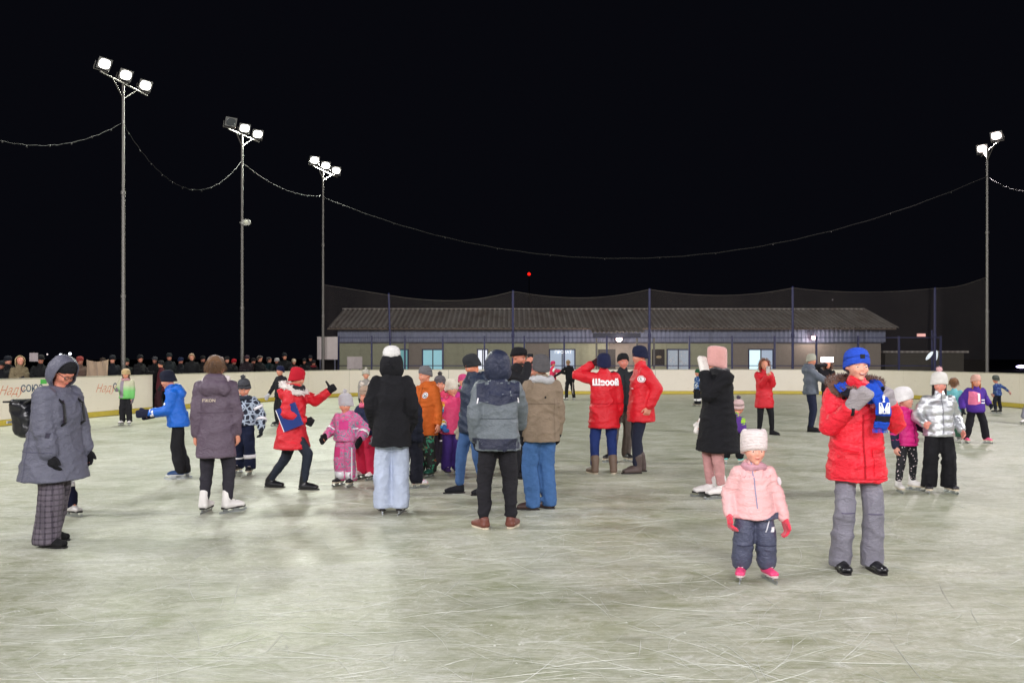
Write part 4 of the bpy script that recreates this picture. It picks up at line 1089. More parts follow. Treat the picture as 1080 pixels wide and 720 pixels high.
# 1 left woman
A = person(57, 573, 1.69, 78, 'woman in grey hooded winter coat and plaid trousers with a black bag on her back', coat=dict(m=cl((92, 93, 108), 'nylon', .7), hem=.345, flare=1.22, fold=.005, sl=1.1, collar=False), bulk=1.58,
       pants=(pattern('plaid'), 'wide'), legw=1.2, shoes=('ankle', cl((22, 22, 24)), LEATHER), gloves=cl((22, 22, 26), 'knit'), hoodup=dict(m=cl((90, 91, 106), 'nylon', .7), open=112, big=1.08, low=1.3, peak=.05),
       hat=dict(m=BLACKKNIT, low=.17, w=.97), nod=26, yaw=-12, lean=7, feet=[(-.075, -.02, -4), (.075, .10, 4)], rh=(-.13, -.09, .43), lh=(.15, -.08, .45), skintone=(222, 148, 124),
       decals=[('coat', 'pocket_flap', ('rect', .03, .15, .03), -75, .055, .62, cl((60, 58, 72)), .006), ('coat', 'drawstring', ('rect', .012, .22), -38, .02, .70, cl((56, 44, 58)), .008),
               ('coat', 'seam', ('rect', .5, .006), -90, .0, .50, cl((80, 79, 98)), .003), ('coat', 'seam', ('rect', .006, .8), -90, -.04, .55, cl((84, 83, 102)), .003)])
gl = MB()
for s in (-1, 1):
    c = A['Mh'] @ Vector((s*.135*A['hh'], -.40*A['hh'], 0)); pts = [A['Mh'] @ Vector((s*.135*A['hh']+.1*A['hh']*math.cos(t*.5236), -.41*A['hh'], .07*A['hh']*math.sin(t*.5236))) for t in range(13)]
    gl.tube(pts, .003, 5); gl.tube([A['Mh'] @ Vector((s*.235*A['hh'], -.40*A['hh'], .02*A['hh'])), A['Mh'] @ Vector((s*.34*A['hh'], -.0, .02*A['hh']))], .003, 5)
gl.build('glasses', SOLEB, A['root'])
# bag on her back
Mb = Matrix.Translation(A['root'].location) @ Matrix.Rotation(R(78), 4, 'Z')
bp = empty('backpack', tuple(Mb @ Vector((0, .26, .98))), R(78), 'black shiny bag hanging behind the grey coated woman', 'bag')
m = MB(); m.loft([(0, 0, -.03, .08, .06), (0, 0, 0, .12, .10), (0, .01, .15, .13, .115), (0, .04, .27, .13, .11), (0, .05, .31, .11, .08)], 28, .65)
remesh('bag_body', m, simple('shiny_black_fabric', (24, 25, 30), .3, 0, 14, .6), bp, .012, 3, folds(.008, 40, 5))
MB().box((-.125, -.01, .285), (.125, .165, .30)).build('flap', simple('shiny_black_fabric', (24, 25, 30), .3, 0, 14, .6), bp)
for s in (-.1, .1): MB().tube([(s, -.04, .28), (s*1.1, -.3, .40), (s*1.2, -.46, .28), (s*1.2, -.48, .12), (s*1.1, -.34, .02), (s, -.06, .0)], .012, 6).build('strap', LEATHER, bp)
MB().box((-.11, .125, .1), (.11, .14, .12)).build('buckle_strip', simple('silver_print', (170, 172, 176), .3), bp)

# 2 skater hidden behind her, one leg seen
person(64, 541, 1.45, 70, 'skater almost hidden behind the grey coated woman, one navy leg and pale skate seen', coat=dict(m=cl((34, 36, 58)), hem=.46), pants=(cl((24, 26, 54)), 'snow'), shoes=('skate', SKW, SOLEB),
       hat=dict(m=NAVYK), gloves=BLK, feet=[(-.06, -.16, -5), (.06, .05, 10)], bands=[('lR2', .45, .03, .083, REFL)])
# 3 far child in green jacket
person(133, 448, 1.42, 4, 'child in green jacket and beige fur hat near the lettered left boards', coat=dict(m=pattern('green_fade'), hem=.46), bulk=1.1, pants=(BLK, 'snow'), shoes=('skate_black', SKW, SOLEB), legw=.9,
       hat=dict(m=cl((196, 168, 120), 'fur'), low=.1, w=1.12), scarf=cl((196, 150, 158), 'knit'), gloves=cl((120, 110, 120)), rh=(-.12, -.12, .62), hair=(cl((70, 40, 34), 'fur'), 'long'), nod=14,
       decals=[('coat', 'vest_print', ('rect', .09, .42), 'front', -.05, .63, cl((150, 140, 150)), .008)])
# 4 person in the board opening
person(170, 434, 1.62, -70, 'person in dark maroon clothes standing in the opening of the left boards', coat=dict(m=cl((70, 18, 30)), hem=.40), pants=(cl((46, 16, 26)), 'regular'), shoes=('skate_black', SKB, SOLEB),
       hat=dict(m=BLACKKNIT), gloves=BLK, feet=[(-.06, -.10, -10), (.06, -.02, 10)], decals=[('coat', 'badge', ('disc', .025), 'right', .0, .74, WHITE, .006)])
# 5 blue jacket boy
person(188, 504, 1.53, -72, 'boy in bright blue jacket and dark knit hat leaning left on skates', coat=dict(m=cl((22, 100, 200), 'nylon', .6), hem=.47, sl=1.1), bulk=1.12, pants=(BLK, 'snow'), legw=.86,
       shoes=('skate', simple('blue_skate', (24, 62, 110), .4), simple('pale_sole', (214, 214, 214), .5)), hat=dict(m=cl((22, 26, 44), 'knit'), low=.02), gloves=cl((26, 30, 54)), poses=('mitten', 'mitten'), lean=12, nod=12, yaw=8, tilt=-2, elbow=((-.1, 1, -.6), (.1, 1, -.7)),
       feet=[(-.04, .06, -8), (.05, .02, 4)], lh=(.07, -.235, .60), rh=(-.06, -.20, .58), hooddown=True, bands=[('aL2', .86, .022, .056, REFL)], decals=[('coat', 'chest_print', ('disc', .018), -60, .04, .68, WHITE, .005), ('coat', 'chest_print', ('disc', .018), 60, -.04, .68, WHITE, .005)])
# 6 woman in dark grey-purple coat from behind
person(228, 541, 1.70, 192, 'woman seen from behind in long dusky purple coat with white skates', coat=dict(m=cl((92, 78, 92), 'nylon', .7), hem=.355, flare=1.05, sl=1.0), bulk=1.06, pants=(cl((44, 42, 50)), 'slim'), legw=1.15, shoes=('skate', SKW, SOLEB),
       hair=(cl((108, 78, 52), 'fur'), 'short'), yaw=-26, scarf=cl((226, 214, 214), 'fleece'), hooddown=True, feet=[(-.07, -.0, -50), (.075, -.02, -14)], lh=(.128, .0, .46), rh=(-.132, -.02, .455),
       decals=[('coat', 'lettering', ('text', 'ESKON', .044, 0, .001), 'back', -.035, .715, simple('beige_print', (196, 180, 160), .6), .006), ('coat', 'yoke_seam', ('rect', .36, .005), 'back', 0, .64, cl((74, 62, 74)), .003)])
# 7 child with cell pattern
person(258, 499, 1.42, -4, 'child in patterned navy and pale jacket with charcoal pompom hat', coat=dict(m=pattern('cell_print'), hem=.49, sl=1.1), bulk=1.15, pants=(cl((22, 30, 56)), 'snow'), shoes=('skate', SKB, SOLEW),
       hat=dict(m=cl((70, 72, 78), 'knit'), pom=cl((64, 66, 72), 'fur'), tall=.04), nod=22, gloves=cl((30, 34, 42)), lh=(.185, -.03, .46), rh=(-.16, -.03, .46), scarf=cl((44, 50, 62)),
       bands=[('lL2', .55, .028, .088, REFL), ('lR2', .62, .012, .086, REFL), ('aL2', .35, .02, .08, REFL), ('aL1', .45, .02, .086, REFL)], feet=[(-.07, .04, -12), (.075, -.04, 8)])
# 8 red coat woman with thumb up
A = person(308, 515, 1.63, 84, 'woman in red coat with white fur hood giving a thumbs up in black boots', coat=dict(m=cl((210, 30, 44), 'nylon', .65), hem=.355, flare=1.28, sl=1.05), bulk=1.2, pants=(cl((38, 44, 56)), 'slim'), legw=1.1,
       shoes=('tall', simple('black_boot_leather', (24, 24, 28), .3, 0, 20, .4), SOLEB), crouch=.04, lean=5, nod=8, hat=dict(m=cl((186, 22, 42), 'knit'), low=-.04, slouch=.3), scarf=cl((40, 38, 42), 'knit'), furhood=cl((226, 218, 212), 'fur'),
       feet=[(-.04, -.11, 0), (.05, .20, 0)], rh=(-.10, -.14, .54), lh=(.05, -.285, .765), poses=('grip', 'thumb_up'), gloves=cl((22, 22, 26), 'knit'), elbow=(None, (.2, .3, -1)), pn=(None, (-1, 0, 0)), hair=(cl((48, 36, 36), 'fur'), 'back'), hooddown=True)
Mb = Matrix.Translation(A['root'].location) @ Matrix.Rotation(R(84), 4, 'Z')
bk = empty('folder', tuple(Mb @ Vector((-.235, -.06, .93))), R(84), 'navy blue folder with white page edges held against the red coat', 'folder')
Mf = Matrix.Rotation(R(-22), 4, 'X')
MB().box((-.013, -.13, -.15), (-.008, .13, .15), Mf).build('front_cover', simple('navy_cover', (34, 56, 122), .35), bk)
MB().box((.008, -.13, -.15), (.013, .13, .15), Mf).build('back_cover', simple('navy_cover', (34, 56, 122), .35), bk)
MB().box((-.0075, -.125, -.145), (.0075, .142, .145), Mf).build('pages', WHITE, bk)
# the dark stick of a walker behind her
# 9 child pink grey suit
person(365, 512, 1.25, -18, 'small child in pink and grey patterned snowsuit with glowing reflective strips', coat=dict(m=pattern('pink_grey_print'), hem=.47, sl=1.15), bulk=1.28, pants=(pattern('pink_grey_print'), 'snow'), legw=1.1,
       shoes=('skate', SKB, SOLEW), hat=dict(m=cl((184, 180, 184), 'fleece'), low=.0, pom=cl((190, 186, 190), 'fur'), pomr=.12), nod=14, gloves=BLK, poses=('mitten', 'mitten'), hooddown=True,
       bands=[('aR2', .3, .022, .073, REFL), ('aL2', .45, .022, .073, REFL), ('lL2', .85, .05, .078, REFL), ('lR2', .85, .05, .078, REFL)], rh=(-.2, -.06, .52), lh=(.19, -.03, .50),
       decals=[('trousers', 'side_strip', ('rect', .018, .42), 30, .055, .24, REFL, .006), ('trousers', 'side_strip', ('rect', .016, .40), -30, -.055, .24, REFL, .006), ('coat', 'sleeve_strip', ('rect', .06, .018), 20, .11, .60, REFL, .010), ('coat', 'chest_panel', ('rect', .13, .12), 'front', .02, .64, cl((214, 70, 140)), .007), ('trousers', 'knee_patch', ('rect', .08, .13), 'front', -.06, .36, cl((206, 60, 120)), .007)])
# 10 kid red trousers
person(387, 505, 1.33, -28, 'child in coral trousers with pale knit hat of two pompoms beside the snowsuit child', coat=dict(m=cl((36, 44, 72)), hem=.46), bulk=1.15, pants=(cl((208, 40, 76)), 'snow'), shoes=('skate', SKW, SOLEB),
       hat=dict(m=cl((172, 150, 130), 'knit'), poms=[-.3, .3], pom=cl((216, 208, 196), 'fur'), pomr=.15, flaps=True), scarf=cl((232, 110, 140)), gloves=cl((140, 130, 140)), rh=(-.17, -.13, .46), lh=(.18, -.1, .46), nod=10)
person(386, 446, 1.42, 10, 'far child in pale grey fur hat half hidden near the far left boards', coat=dict(m=cl((150, 146, 140)), hem=.45), pants=(cl((60, 60, 66)), 'snow'), shoes=('skate', SKW, SOLEB), hat=dict(m=cl((188, 184, 170), 'fur'), w=1.15, pom=cl((200, 196, 180), 'fur')), gloves=BLK)
# 11 black coat, white jeans
person(413, 542, 1.80, 184, 'woman from behind in black hooded coat with white cap and pale wide trousers', coat=dict(m=cl((24, 24, 28), 'woven', .9), hem=.405, flare=1.06, sl=.95), bulk=1.03, pants=(cl((178, 188, 208), 'denim'), 'wide'), legw=.97,
       shoes=('skate_black', SKW, SOLEB), hoodup=dict(m=cl((22, 22, 26), 'woven', .9), open=92, big=1.0, low=1.5, peak=0, drop=-.17), hat=dict(m=cl((226, 224, 220), 'knit'), low=.12, tall=.03, w=1.02), feet=[(-.05, 0, -10), (.055, 0, 6)], nod=-5,
       lh=(.112, -.07, .52), rh=(-.112, -.07, .52), gloves=BLK)
# 12 orange coat boy
person(449, 502, 1.57, -32, 'boy in rust orange jacket with grey hat smiling to the left', coat=dict(m=cl((190, 92, 30), 'woven', .8), hem=.37, sl=1.05), bulk=1.08, pants=(pattern('flame_print'), 'snow'), legw=.9, shoes=('skate', simple('green_skate', (30, 84, 70), .4), SOLEB),
       hat=dict(m=cl((112, 110, 112), 'knit'), low=.14), hooddown=True, gloves=None, nod=4, yaw=-18, rh=(-.11, -.13, .52), lh=(.16, -.02, .46),
       decals=[('coat', 'badge', ('disc', .042), 'front', .045, .73, WHITE, .007), ('coat', 'badge_ring', ('ring', .026, .034), 'front', .045, .73, BLK, .010), ('coat', 'badge_mark', ('rect', .02, .022), 'front', .045, .728, BLK, .010), zipd(1.57, cl((120, 56, 20)), .0, .40, .8)])
# 13 navy child hidden behind the black coat
person(431, 514, 1.36, 150, 'child in dark navy suit and pink flecked skates behind the black coat', coat=dict(m=cl((22, 26, 40)), hem=.44, sl=1.15), bulk=1.25, pants=(cl((20, 22, 34)), 'snow'), legw=1.1, shoes=('skate', pattern('pink_white_print'), SOLEW),
       hat=dict(m=cl((34, 36, 46), 'knit')), gloves=BLK, bands=[('lL2', .0, .008, .085, REFL)], feet=[(-.09, .0, -30), (.09, .0, 20)])
# 14 hot pink jacket
person(464, 496, 1.45, 8, 'girl in hot pink padded jacket with dark pompom hat and grey trousers', coat=dict(m=cl((236, 66, 110), 'nylon', .6), hem=.40, sl=1.1, puff=(.014, .085)), bulk=1.16, pants=(cl((66, 62, 74)), 'snow'), shoes=('skate', cl((190, 40, 60)), SOLEB),
       hat=dict(m=cl((96, 92, 96), 'knit'), pom=cl((52, 48, 52), 'fur')), gloves=cl((40, 40, 46)), bands=[('lL1', .92, .01, .10, REFL)], hooddown=True)
# 15 rainbow
person(476, 500, 1.38, 30, 'girl in pink jacket with rainbow striped sleeves and cream hat', coat=dict(m=cl((232, 70, 120), 'nylon', .6), hem=.42, sl=1.1), sleeve=pattern('rainbow_stripe'), bulk=1.15, pants=(cl((62, 40, 110)), 'snow'), shoes=('skate', cl((60, 40, 90)), SOLEB),
       hat=dict(m=cl((222, 214, 196), 'knit'), low=.0, slouch=.3), gloves=cl((60, 110, 180)), rh=(-.16, -.12, .52), bands=[('aR2', .8, .012, .075, REFL)])
# 16 magenta
person(488, 470, 1.38, 20, 'girl in magenta long coat with fur hood farther back in the group', coat=dict(m=cl((190, 50, 130)), hem=.34, flare=1.1), bulk=1.1, pants=(cl((90, 30, 70)), 'snow'), shoes=('skate', SKW, SOLEB),
       hat=dict(m=cl((210, 80, 130), 'knit')), furhood=cl((120, 92, 78), 'fur'), gloves=cl((100, 24, 60)))
# 17 navy man
person(499, 520, 1.73, -58, 'man in navy jacket and dark beanie bending his head to the left', coat=dict(m=cl((34, 46, 66), 'nylon', .7), hem=.43), bulk=1.1, pants=(cl((62, 92, 136), 'denim'), 'slim'), legw=1.15, shoes=('low', cl((22, 22, 28)), SOLEB),
       hat=dict(m=cl((44, 46, 50), 'knit'), low=.06), nod=26, yaw=-6, skintone=(214, 140, 108), gloves=(cl((160, 152, 134), 'knit'), cl((160, 152, 134), 'knit')), poses=('mitten', 'mitten'), hooddown=True, rh=(-.12, -.03, .40), lh=(.15, -.05, .42), feet=[(-.06, -.08, -20), (.07, .05, 10)])
# 18 grey and navy jacket from behind
person(525, 556, 1.74, 183, 'man from behind in grey jacket with navy yoke, hood and brown sneakers', coat=dict(m=cl((104, 112, 118), 'nylon', .7), hem=.44, sl=1.12, fold=.006), bulk=1.22, pants=(cl((30, 29, 34)), 'jogger'), legw=1.12,
       shoes=('low', simple('brown_leather', (112, 62, 50), .5), SOLEW), hoodup=dict(m=cl((40, 46, 68), 'nylon', .7), open=104, big=1.10, low=1.35, peak=.05), hat=dict(m=NAVYK), lh=(.125, -.02, .50), rh=(-.14, -.19, .555), gloves=BLK, feet=[(-.075, .0, -20), (.08, .02, 30)], elbow=((-1, .3, -.2), None),
       decals=[('coat', 'yoke', ('fn', .42, lambda x: -.095-.05*(1-abs(x)/.21), lambda x: .12-.35*max(0, abs(x)-.1)), 'back', 0, .775, cl((36, 42, 66), 'nylon', .7), .005),
               ('coat', 'hem_panel', ('rect', .50, .12), 'back', 0, .475, cl((38, 42, 62), 'nylon', .7), .006), ('coat', 'seam', ('rect', .36, .006), 'back', 0, .62, cl((66, 72, 78)), .004), ('coat', 'reflector', ('rect', .012, .05, .01), 'back', -.115, .72, REFL, .009), ('coat', 'reflector', ('rect', .012, .05, -.01), 'back', .115, .72, REFL, .009)])
# 19 man with cap and phone
A = person(546, 503, 1.84, 60, 'bearded man in black jacket and flat black cap talking on a phone', coat=dict(m=BLK, hem=.46), bulk=1.12, pants=(cl((34, 34, 40)), 'regular'), shoes=('low', BLK, SOLEB), beard=(60, 44, 38), nod=12, skintone=(200, 136, 112),
       hat=dict(m=cl((20, 20, 24)), low=.20, tall=-.05, w=1.06, cuff=False, visor=True, name='cap'), rh=(-.06, -.125, .86), poses=('grip', 'relaxed'), elbow=((-.6, -.3, -1), None))
def held(A, i, name, label, cat, box, mat, off=(0, 0, 0), rot=None, parts=()):
    wv, d, pnv = A['hd'][i]; M = A['root'].matrix_basis
    c = wv+d*A['hs']*.42+pnv.normalized()*.025+Vector(off)
    r_ = empty(name, tuple(M @ c), A['root'].rotation_euler.z, label, cat)
    Mx = (rot or Matrix.Identity(4)); MB().box((-box[0], -box[1], -box[2]), box, Mx).build('case' if parts else 'body', mat, r_)
    for (nm_, lo, hi, mt) in parts: MB().box(lo, hi, Mx).build(nm_, mt, r_)
    return r_
bpy.context.view_layer.update()
held(A, 0, 'phone', 'black phone at the ear of the man in the flat cap', 'phone', (.006, .036, .07), simple('phone_black', (18, 18, 20), .2), parts=[('screen', (-.008, -.032, -.065), (-.0065, .032, .065), simple('screen_glass', (40, 44, 50), .1))])
# 20 pink hooded
person(566, 500, 1.62, -70, 'person in salmon pink hooded jacket behind the tan jacket man', coat=dict(m=cl((236, 140, 136)), hem=.46), bulk=1.1, pants=(NAVY, 'regular'), shoes=('skate', SKW, SOLEB), hoodup=dict(m=cl((238, 142, 138)), open=108, big=1.0), hat=dict(m=cl((240, 150, 146), 'knit')),
       scarf=cl((40, 60, 170)), gloves=BLK)
# 21 tan jacket
person(571, 537, 1.72, 196, 'man from behind in tan jacket, grey beanie and blue jeans', coat=dict(m=cl((132, 116, 98), 'woven', .85), hem=.435, sl=1.05), bulk=1.12, pants=(cl((62, 98, 146), 'denim'), 'regular'), legw=1.14, shoes=('low', simple('dark_brown_leather', (64, 44, 40), .5), SOLEB),
       hat=dict(m=cl((86, 84, 86), 'knit'), low=.02, w=1.05), hooddown=False, scarf=cl((186, 186, 188), 'knit'), lh=(.125, -.03, .46), rh=(-.122, -.03, .47), gloves=BLK, feet=[(-.06, -.02, 34), (.055, -.0, 62)],
       decals=[('coat', 'eyelet', ('disc', .012), 'back', .0, .72, BLK, .007), ('coat', 'yoke_seam', ('rect', .38, .006), 'back', 0, .68, cl((104, 90, 76)), .004), ('coat', 'seam', ('rect', .005, .45), 'back', .062, .58, cl((108, 94, 80)), .003)])
# 22 / 23 far pair
person(583, 421, 1.58, 70, 'far girl in pink and white jacket reaching towards the black clad skater', coat=dict(m=cl((230, 60, 100)), hem=.46), pants=(cl((214, 214, 220)), 'regular'), shoes=('skate', SKW, SOLEB), hat=dict(m=cl((220, 60, 110), 'knit')), lh=(.08, -.33, .68), rh=(-.08, -.34, .66), gloves=BLK, hair=(cl((110, 70, 50), 'fur'), 'back'),
       bands=[('aR1', .5, .04, .085, WHITE)])
person(601, 422, 1.62, 200, 'far skater with light brown hair dressed in black beside the far boards', coat=dict(m=cl((20, 20, 24)), hem=.50), pants=(cl((20, 20, 24)), 'regular'), shoes=('skate', SKW, SOLEB), hair=(cl((150, 122, 90), 'fur'), 'short'), lh=(.33, -.05, .62), gloves=BLK, tilt=3, lean=8, feet=[(-.10, .02, -10), (.09, .0, 20)],
       decals=[('trousers', 'side_stripe', ('rect', .03, .6), 'back', .06, .26, cl((170, 160, 150)), .006)])
# 23 red coat from behind with lettering
person(637, 499, 1.75, 186, 'person from behind in red coat with white lettering, hand raised to a navy hat', coat=dict(m=RED, hem=.375, flare=1.06, sl=1.12), bulk=1.2, pants=(cl((34, 52, 108), 'denim'), 'slim'), legw=1.2, shoes=('boot', simple('taupe_boot', (118, 98, 84), .6), SOLEW),
       hat=dict(m=NAVYK, low=-.02, w=1.08), lh=(.085, -.085, .90), rh=(-.135, -.03, .45), poses=('relaxed', 'relaxed'), elbow=(None, (.8, -.55, -.25)), gloves=cl((60, 20, 26)), feet=[(-.08, 0, -14), (.08, 0, 16)],
       decals=[('coat', 'lettering', ('text', 'Швоой', .118, 0, .007), 'back', .0, .752, WHITE, .014), ('coat', 'seam', ('rect', .5, .006), 'back', 0, .58, cl((150, 16, 30)), .003)],
       bands=[('lR2', .62, .06, .001, REFL)][:0])
POST_BOOT = []
# 24 man between
person(657, 486, 1.76, 6, 'smiling man in black jacket and black hat between the two red coats', coat=dict(m=cl((38, 42, 46)), hem=.46), bulk=1.08, pants=(cl((110, 100, 94)), 'regular'), shoes=('skate_black', SKB, SOLEW), hat=dict(m=BLACKKNIT, low=.16), hair=None, gloves=BLK, feet=[(-.11, -.02, -50), (.03, .0, 12)], skintone=(206, 130, 112),
       decals=[zipd(1.76, cl((14, 14, 16)), 0, .48, .8)])
# 25 red coat right man
person(676, 498, 1.86, -82, 'tall man in red coat with round badge facing left in brown boots', coat=dict(m=RED, hem=.40, flare=1.03, sl=1.1), bulk=1.17, pants=(cl((34, 38, 56)), 'slim'), legw=1.15, shoes=('boot', simple('brown_boot', (84, 70, 66), .6), SOLEB), hat=dict(m=cl((24, 30, 58), 'knit'), low=.04), yaw=-6, nod=8,
       lh=(.13, .03, .52), rh=(-.13, .07, .49), feet=[(-.06, .02, -10), (.05, -.05, 6)], skintone=(210, 144, 120), hooddown=False,
       decals=[('coat', 'badge', ('disc', .05), 'left', -.03, .735, WHITE, .014), ('coat', 'badge_ring', ('ring', .034, .040), 'left', -.03, .735, simple('red_print', (180, 30, 40), .6), .018), ('coat', 'badge_mark', ('disc', .017), 'left', -.03, .735, simple('teal_print_mark', (90, 110, 100), .6), .018),
               ('coat', 'chest_print', ('rect', .045, .014), 'front', .05, .66, WHITE, .006)])
# 26 far child
person(736, 428, 1.3, -60, 'far child in teal and white patterned jacket beside the long black coat', coat=dict(m=pattern('teal_print'), hem=.45), pants=(cl((22, 24, 32)), 'snow'), shoes=('skate', SKB, SOLEW), hat=dict(m=cl((30, 90, 60), 'knit')), gloves=BLK, bands=[('lR2', .6, .04, .08, REFL), ('lL2', .6, .04, .08, REFL)])
# 27 black long coat
person(757, 524, 1.83, -74, 'woman in long black coat and pink hood hat holding a white mitten to her face', coat=dict(m=cl((22, 22, 26), 'woven', .9), hem=.30, flare=1.2, sl=1.1), bulk=1.26, pants=(cl((190, 140, 138)), 'slim'), legw=1.1, shoes=('skate', SKW, SOLEB),
       hat=dict(m=cl((214, 158, 152), 'fleece'), low=-.30, tall=.02, w=1.04, cuff=False, square=True, ears=False, name='hood_hat'), scarf=cl((20, 20, 24), 'fur'), gloves=cl((232, 226, 218), 'fleece'), poses=('mitten', 'mitten'), rh=(-.115, -.035, .50), lh=(.01, -.10, .815), elbow=(None, (.3, -.1, -1)), yaw=6,
       feet=[(-.045, -.03, -8), (.05, .0, 4)])
# 28 small kid behind
person(773, 489, 1.08, 160, 'small child in purple and green jacket bending behind the long black coat', coat=dict(m=pattern('purple_green_print'), hem=.46), bulk=1.2, pants=(cl((20, 20, 26)), 'snow'), legw=1.15, shoes=('skate', simple('teal_skate', (130, 206, 200), .4), SOLEW), hat=dict(m=cl((214, 184, 182), 'knit'), pom=cl((70, 60, 80), 'fur')), tilt=-14, lean=14, gloves=BLK,
       feet=[(-.1, .0, -10), (.1, .0, 10)])
# 29 front little girl
PK = cl((240, 184, 184), 'nylon', .7)
A = person(795, 611, 1.15, -3, 'little girl in pale pink jacket, grey snow trousers and coral gloves', coat=dict(m=PK, hem=.405, flare=1.10, sl=1.08, puff=(.0045, .055)), bulk=1.2, pants=(cl((78, 82, 104), 'nylon', .7), 'snow'), legw=1.2,
       shoes=('skate', simple('pink_skate', (226, 70, 120), .4), simple('pale_sole', (214, 190, 190), .5)), hat=dict(m=cl((244, 224, 222), 'knit'), low=.03, w=1.04, square=True, tall=.04), scarf=cl((206, 156, 168), 'knit'), hooddown=True,
       gloves=cl((232, 62, 84), 'fleece'), poses=('relaxed', 'relaxed'), rh=(-.165, -.04, .43), lh=(.185, -.04, .41), feet=[(-.082, .0, -16), (.082, -.0, 14)], skintone=(232, 172, 150), nod=2, yaw=4,
       decals=[('coat', 'front_panel', ('fn', .25, lambda x: -.07, lambda x: -.062+.40*max(0, x+.02)), 'front', .035, .455, cl((78, 82, 104), 'nylon', .7), .007), ('coat', 'zip', ('rect', .009, .36, -.03), 'front', -.015, .64, cl((150, 150, 176)), .005), ('coat', 'reflector', ('disc', .03), 48, .085, .65, REFL, .010), ('trousers', 'pocket_trim', ('rect', .009, .13, .045), 'front', .075, .385, cl((206, 206, 214)), .006), ('trousers', 'reflector', ('rect', .022, .035, .008), 'front', .105, .345, REFL, .008),
               ('trousers', 'seam', ('rect', .14, .008), 'front', -.062, .24, cl((56, 58, 78)), .006), ('trousers', 'seam', ('rect', .14, .008), 'front', .068, .24, cl((56, 58, 78)), .006)])
# 30 far red coat woman
A = person(806, 458, 1.63, 4, 'woman in red knee length coat with brown fur hood holding up a phone', coat=dict(m=cl((204, 24, 40), 'nylon', .65), hem=.355, flare=1.08, sl=1.1), bulk=1.12, pants=(cl((20, 20, 24)), 'slim'), legw=1.15, shoes=('ankle', BLK, LEATHER), hoodup=dict(m=cl((190, 24, 38)), open=92, fur=cl((130, 98, 68), 'fur'), big=1.02), hat=None,
       lh=(.035, -.14, .80), rh=(-.02, -.15, .79), poses=('grip', 'grip'), gloves=None, feet=[(-.07, 0, -8), (.09, -.05, 30)])
held(A, 1, 'phone', 'small pale phone held up by the woman in the knee length red coat', 'phone', (.04, .005, .075), simple('phone_pale', (186, 180, 176), .3), off=(-.03, -.03, .05), parts=[('camera_lens', (-.03, -.008, .04), (-.012, -.0055, .06), LEATHER)])
# 31 grey jacket woman
person(855, 455, 1.78, 66, 'woman in grey jacket, beige hat and navy trousers holding her hands out right', coat=dict(m=cl((92, 100, 112), 'nylon', .7), hem=.475, sl=1.1), bulk=1.14, pants=(cl((28, 34, 58)), 'slim'), legw=1.25, shoes=('ankle', BLK, LEATHER), hat=dict(m=cl((176, 176, 160), 'knit'), low=.06), hooddown=True, gloves=BLK,
       lh=(.10, -.24, .60), rh=(-.06, -.25, .61), backpack=None, nod=4)
# 32 person with camera light
A = person(873, 440, 1.60, -10, 'person in black with brown fur hood holding up a phone with a bright light', coat=dict(m=cl((30, 28, 34)), hem=.46), bulk=1.1, pants=(BLK, 'regular'), shoes=('skate', SKB, SOLEB), hoodup=dict(m=cl((34, 30, 34)), open=92, fur=cl((120, 84, 60), 'fur')), lh=(.03, -.16, .80), rh=(-.10, -.16, .92), poses=('grip', 'grip'), gloves=BLK)
r_ = held(A, 0, 'phone', 'phone with a dazzling white light held beside the blue hat', 'phone', (.085, .006, .045), simple('phone_black', (18, 18, 20), .2), off=(0, -.02, .15), parts=[('light', (-.16, -.03, -.07), (.16, -.012, .07), emis('phone_light', (255, 236, 240), 9))])
# 33 woman in red, front right
A = person(903, 600, 1.755, -2, 'smiling woman in red jacket, blue hat and blue striped scarf with grey trousers', coat=dict(m=cl((234, 34, 54), 'nylon', .6), hem=.402, flare=1.10, sl=1.05, fold=.007), bulk=1.14, pants=(cl((126, 124, 136), 'nylon', .7), 'wide'), legw=.88,
       shoes=('low', simple('black_shoe', (24, 24, 28), .35), SOLEB), smile=True, hat=dict(m=cl((44, 84, 206), 'knit'), low=.10, patch=True, tall=.0, w=1.03), hair=(cl((50, 36, 34), 'fur'), 'back'), furhood=cl((104, 70, 56), 'fur'), yaw=4, nod=-2, skintone=(236, 172, 148),
       rh=(-.07, -.135, .735), lh=(.10, -.12, .755), poses=('mitten', 'fist'), gloves=cl((168, 160, 164), 'knit'), elbow=((-.4, .2, -1), (.55, .15, -1)), pn=((0, 1, 0), (0, 1, 0)), feet=[(-.07, 0, -4), (.07, -.0, 6)],
       decals=[zipd(1.755, cl((176, 18, 34)), .0, .42, .70, .014), ('coat', 'pocket_flap', ('rect', .15, .055), 'front', -.072, .522, cl((214, 26, 44), 'nylon', .6), .012), ('coat', 'pocket_flap', ('rect', .15, .055), 'front', .080, .530, cl((214, 26, 44), 'nylon', .6), .012),
               ('coat', 'pocket', ('rect', .135, .15), 'front', -.072, .468, cl((226, 30, 50), 'nylon', .6), .008), ('coat', 'pocket', ('rect', .135, .15), 'front', .080, .474, cl((226, 30, 50), 'nylon', .6), .008),
               ('coat', 'hem_seam', ('rect', .5, .006), 'front', 0, .418, cl((176, 18, 34)), .004), ('coat', 'bag_strap', ('rect', .022, .24), 'front', -.072, .755, BLK, .009),
               ('trousers', 'knee_seam', ('rect', .13, .007), 'front', .052, .26, cl((92, 86, 110)), .006), ('trousers', 'knee_seam', ('rect', .13, .007), 'front', -.055, .265, cl((92, 86, 110)), .006)])
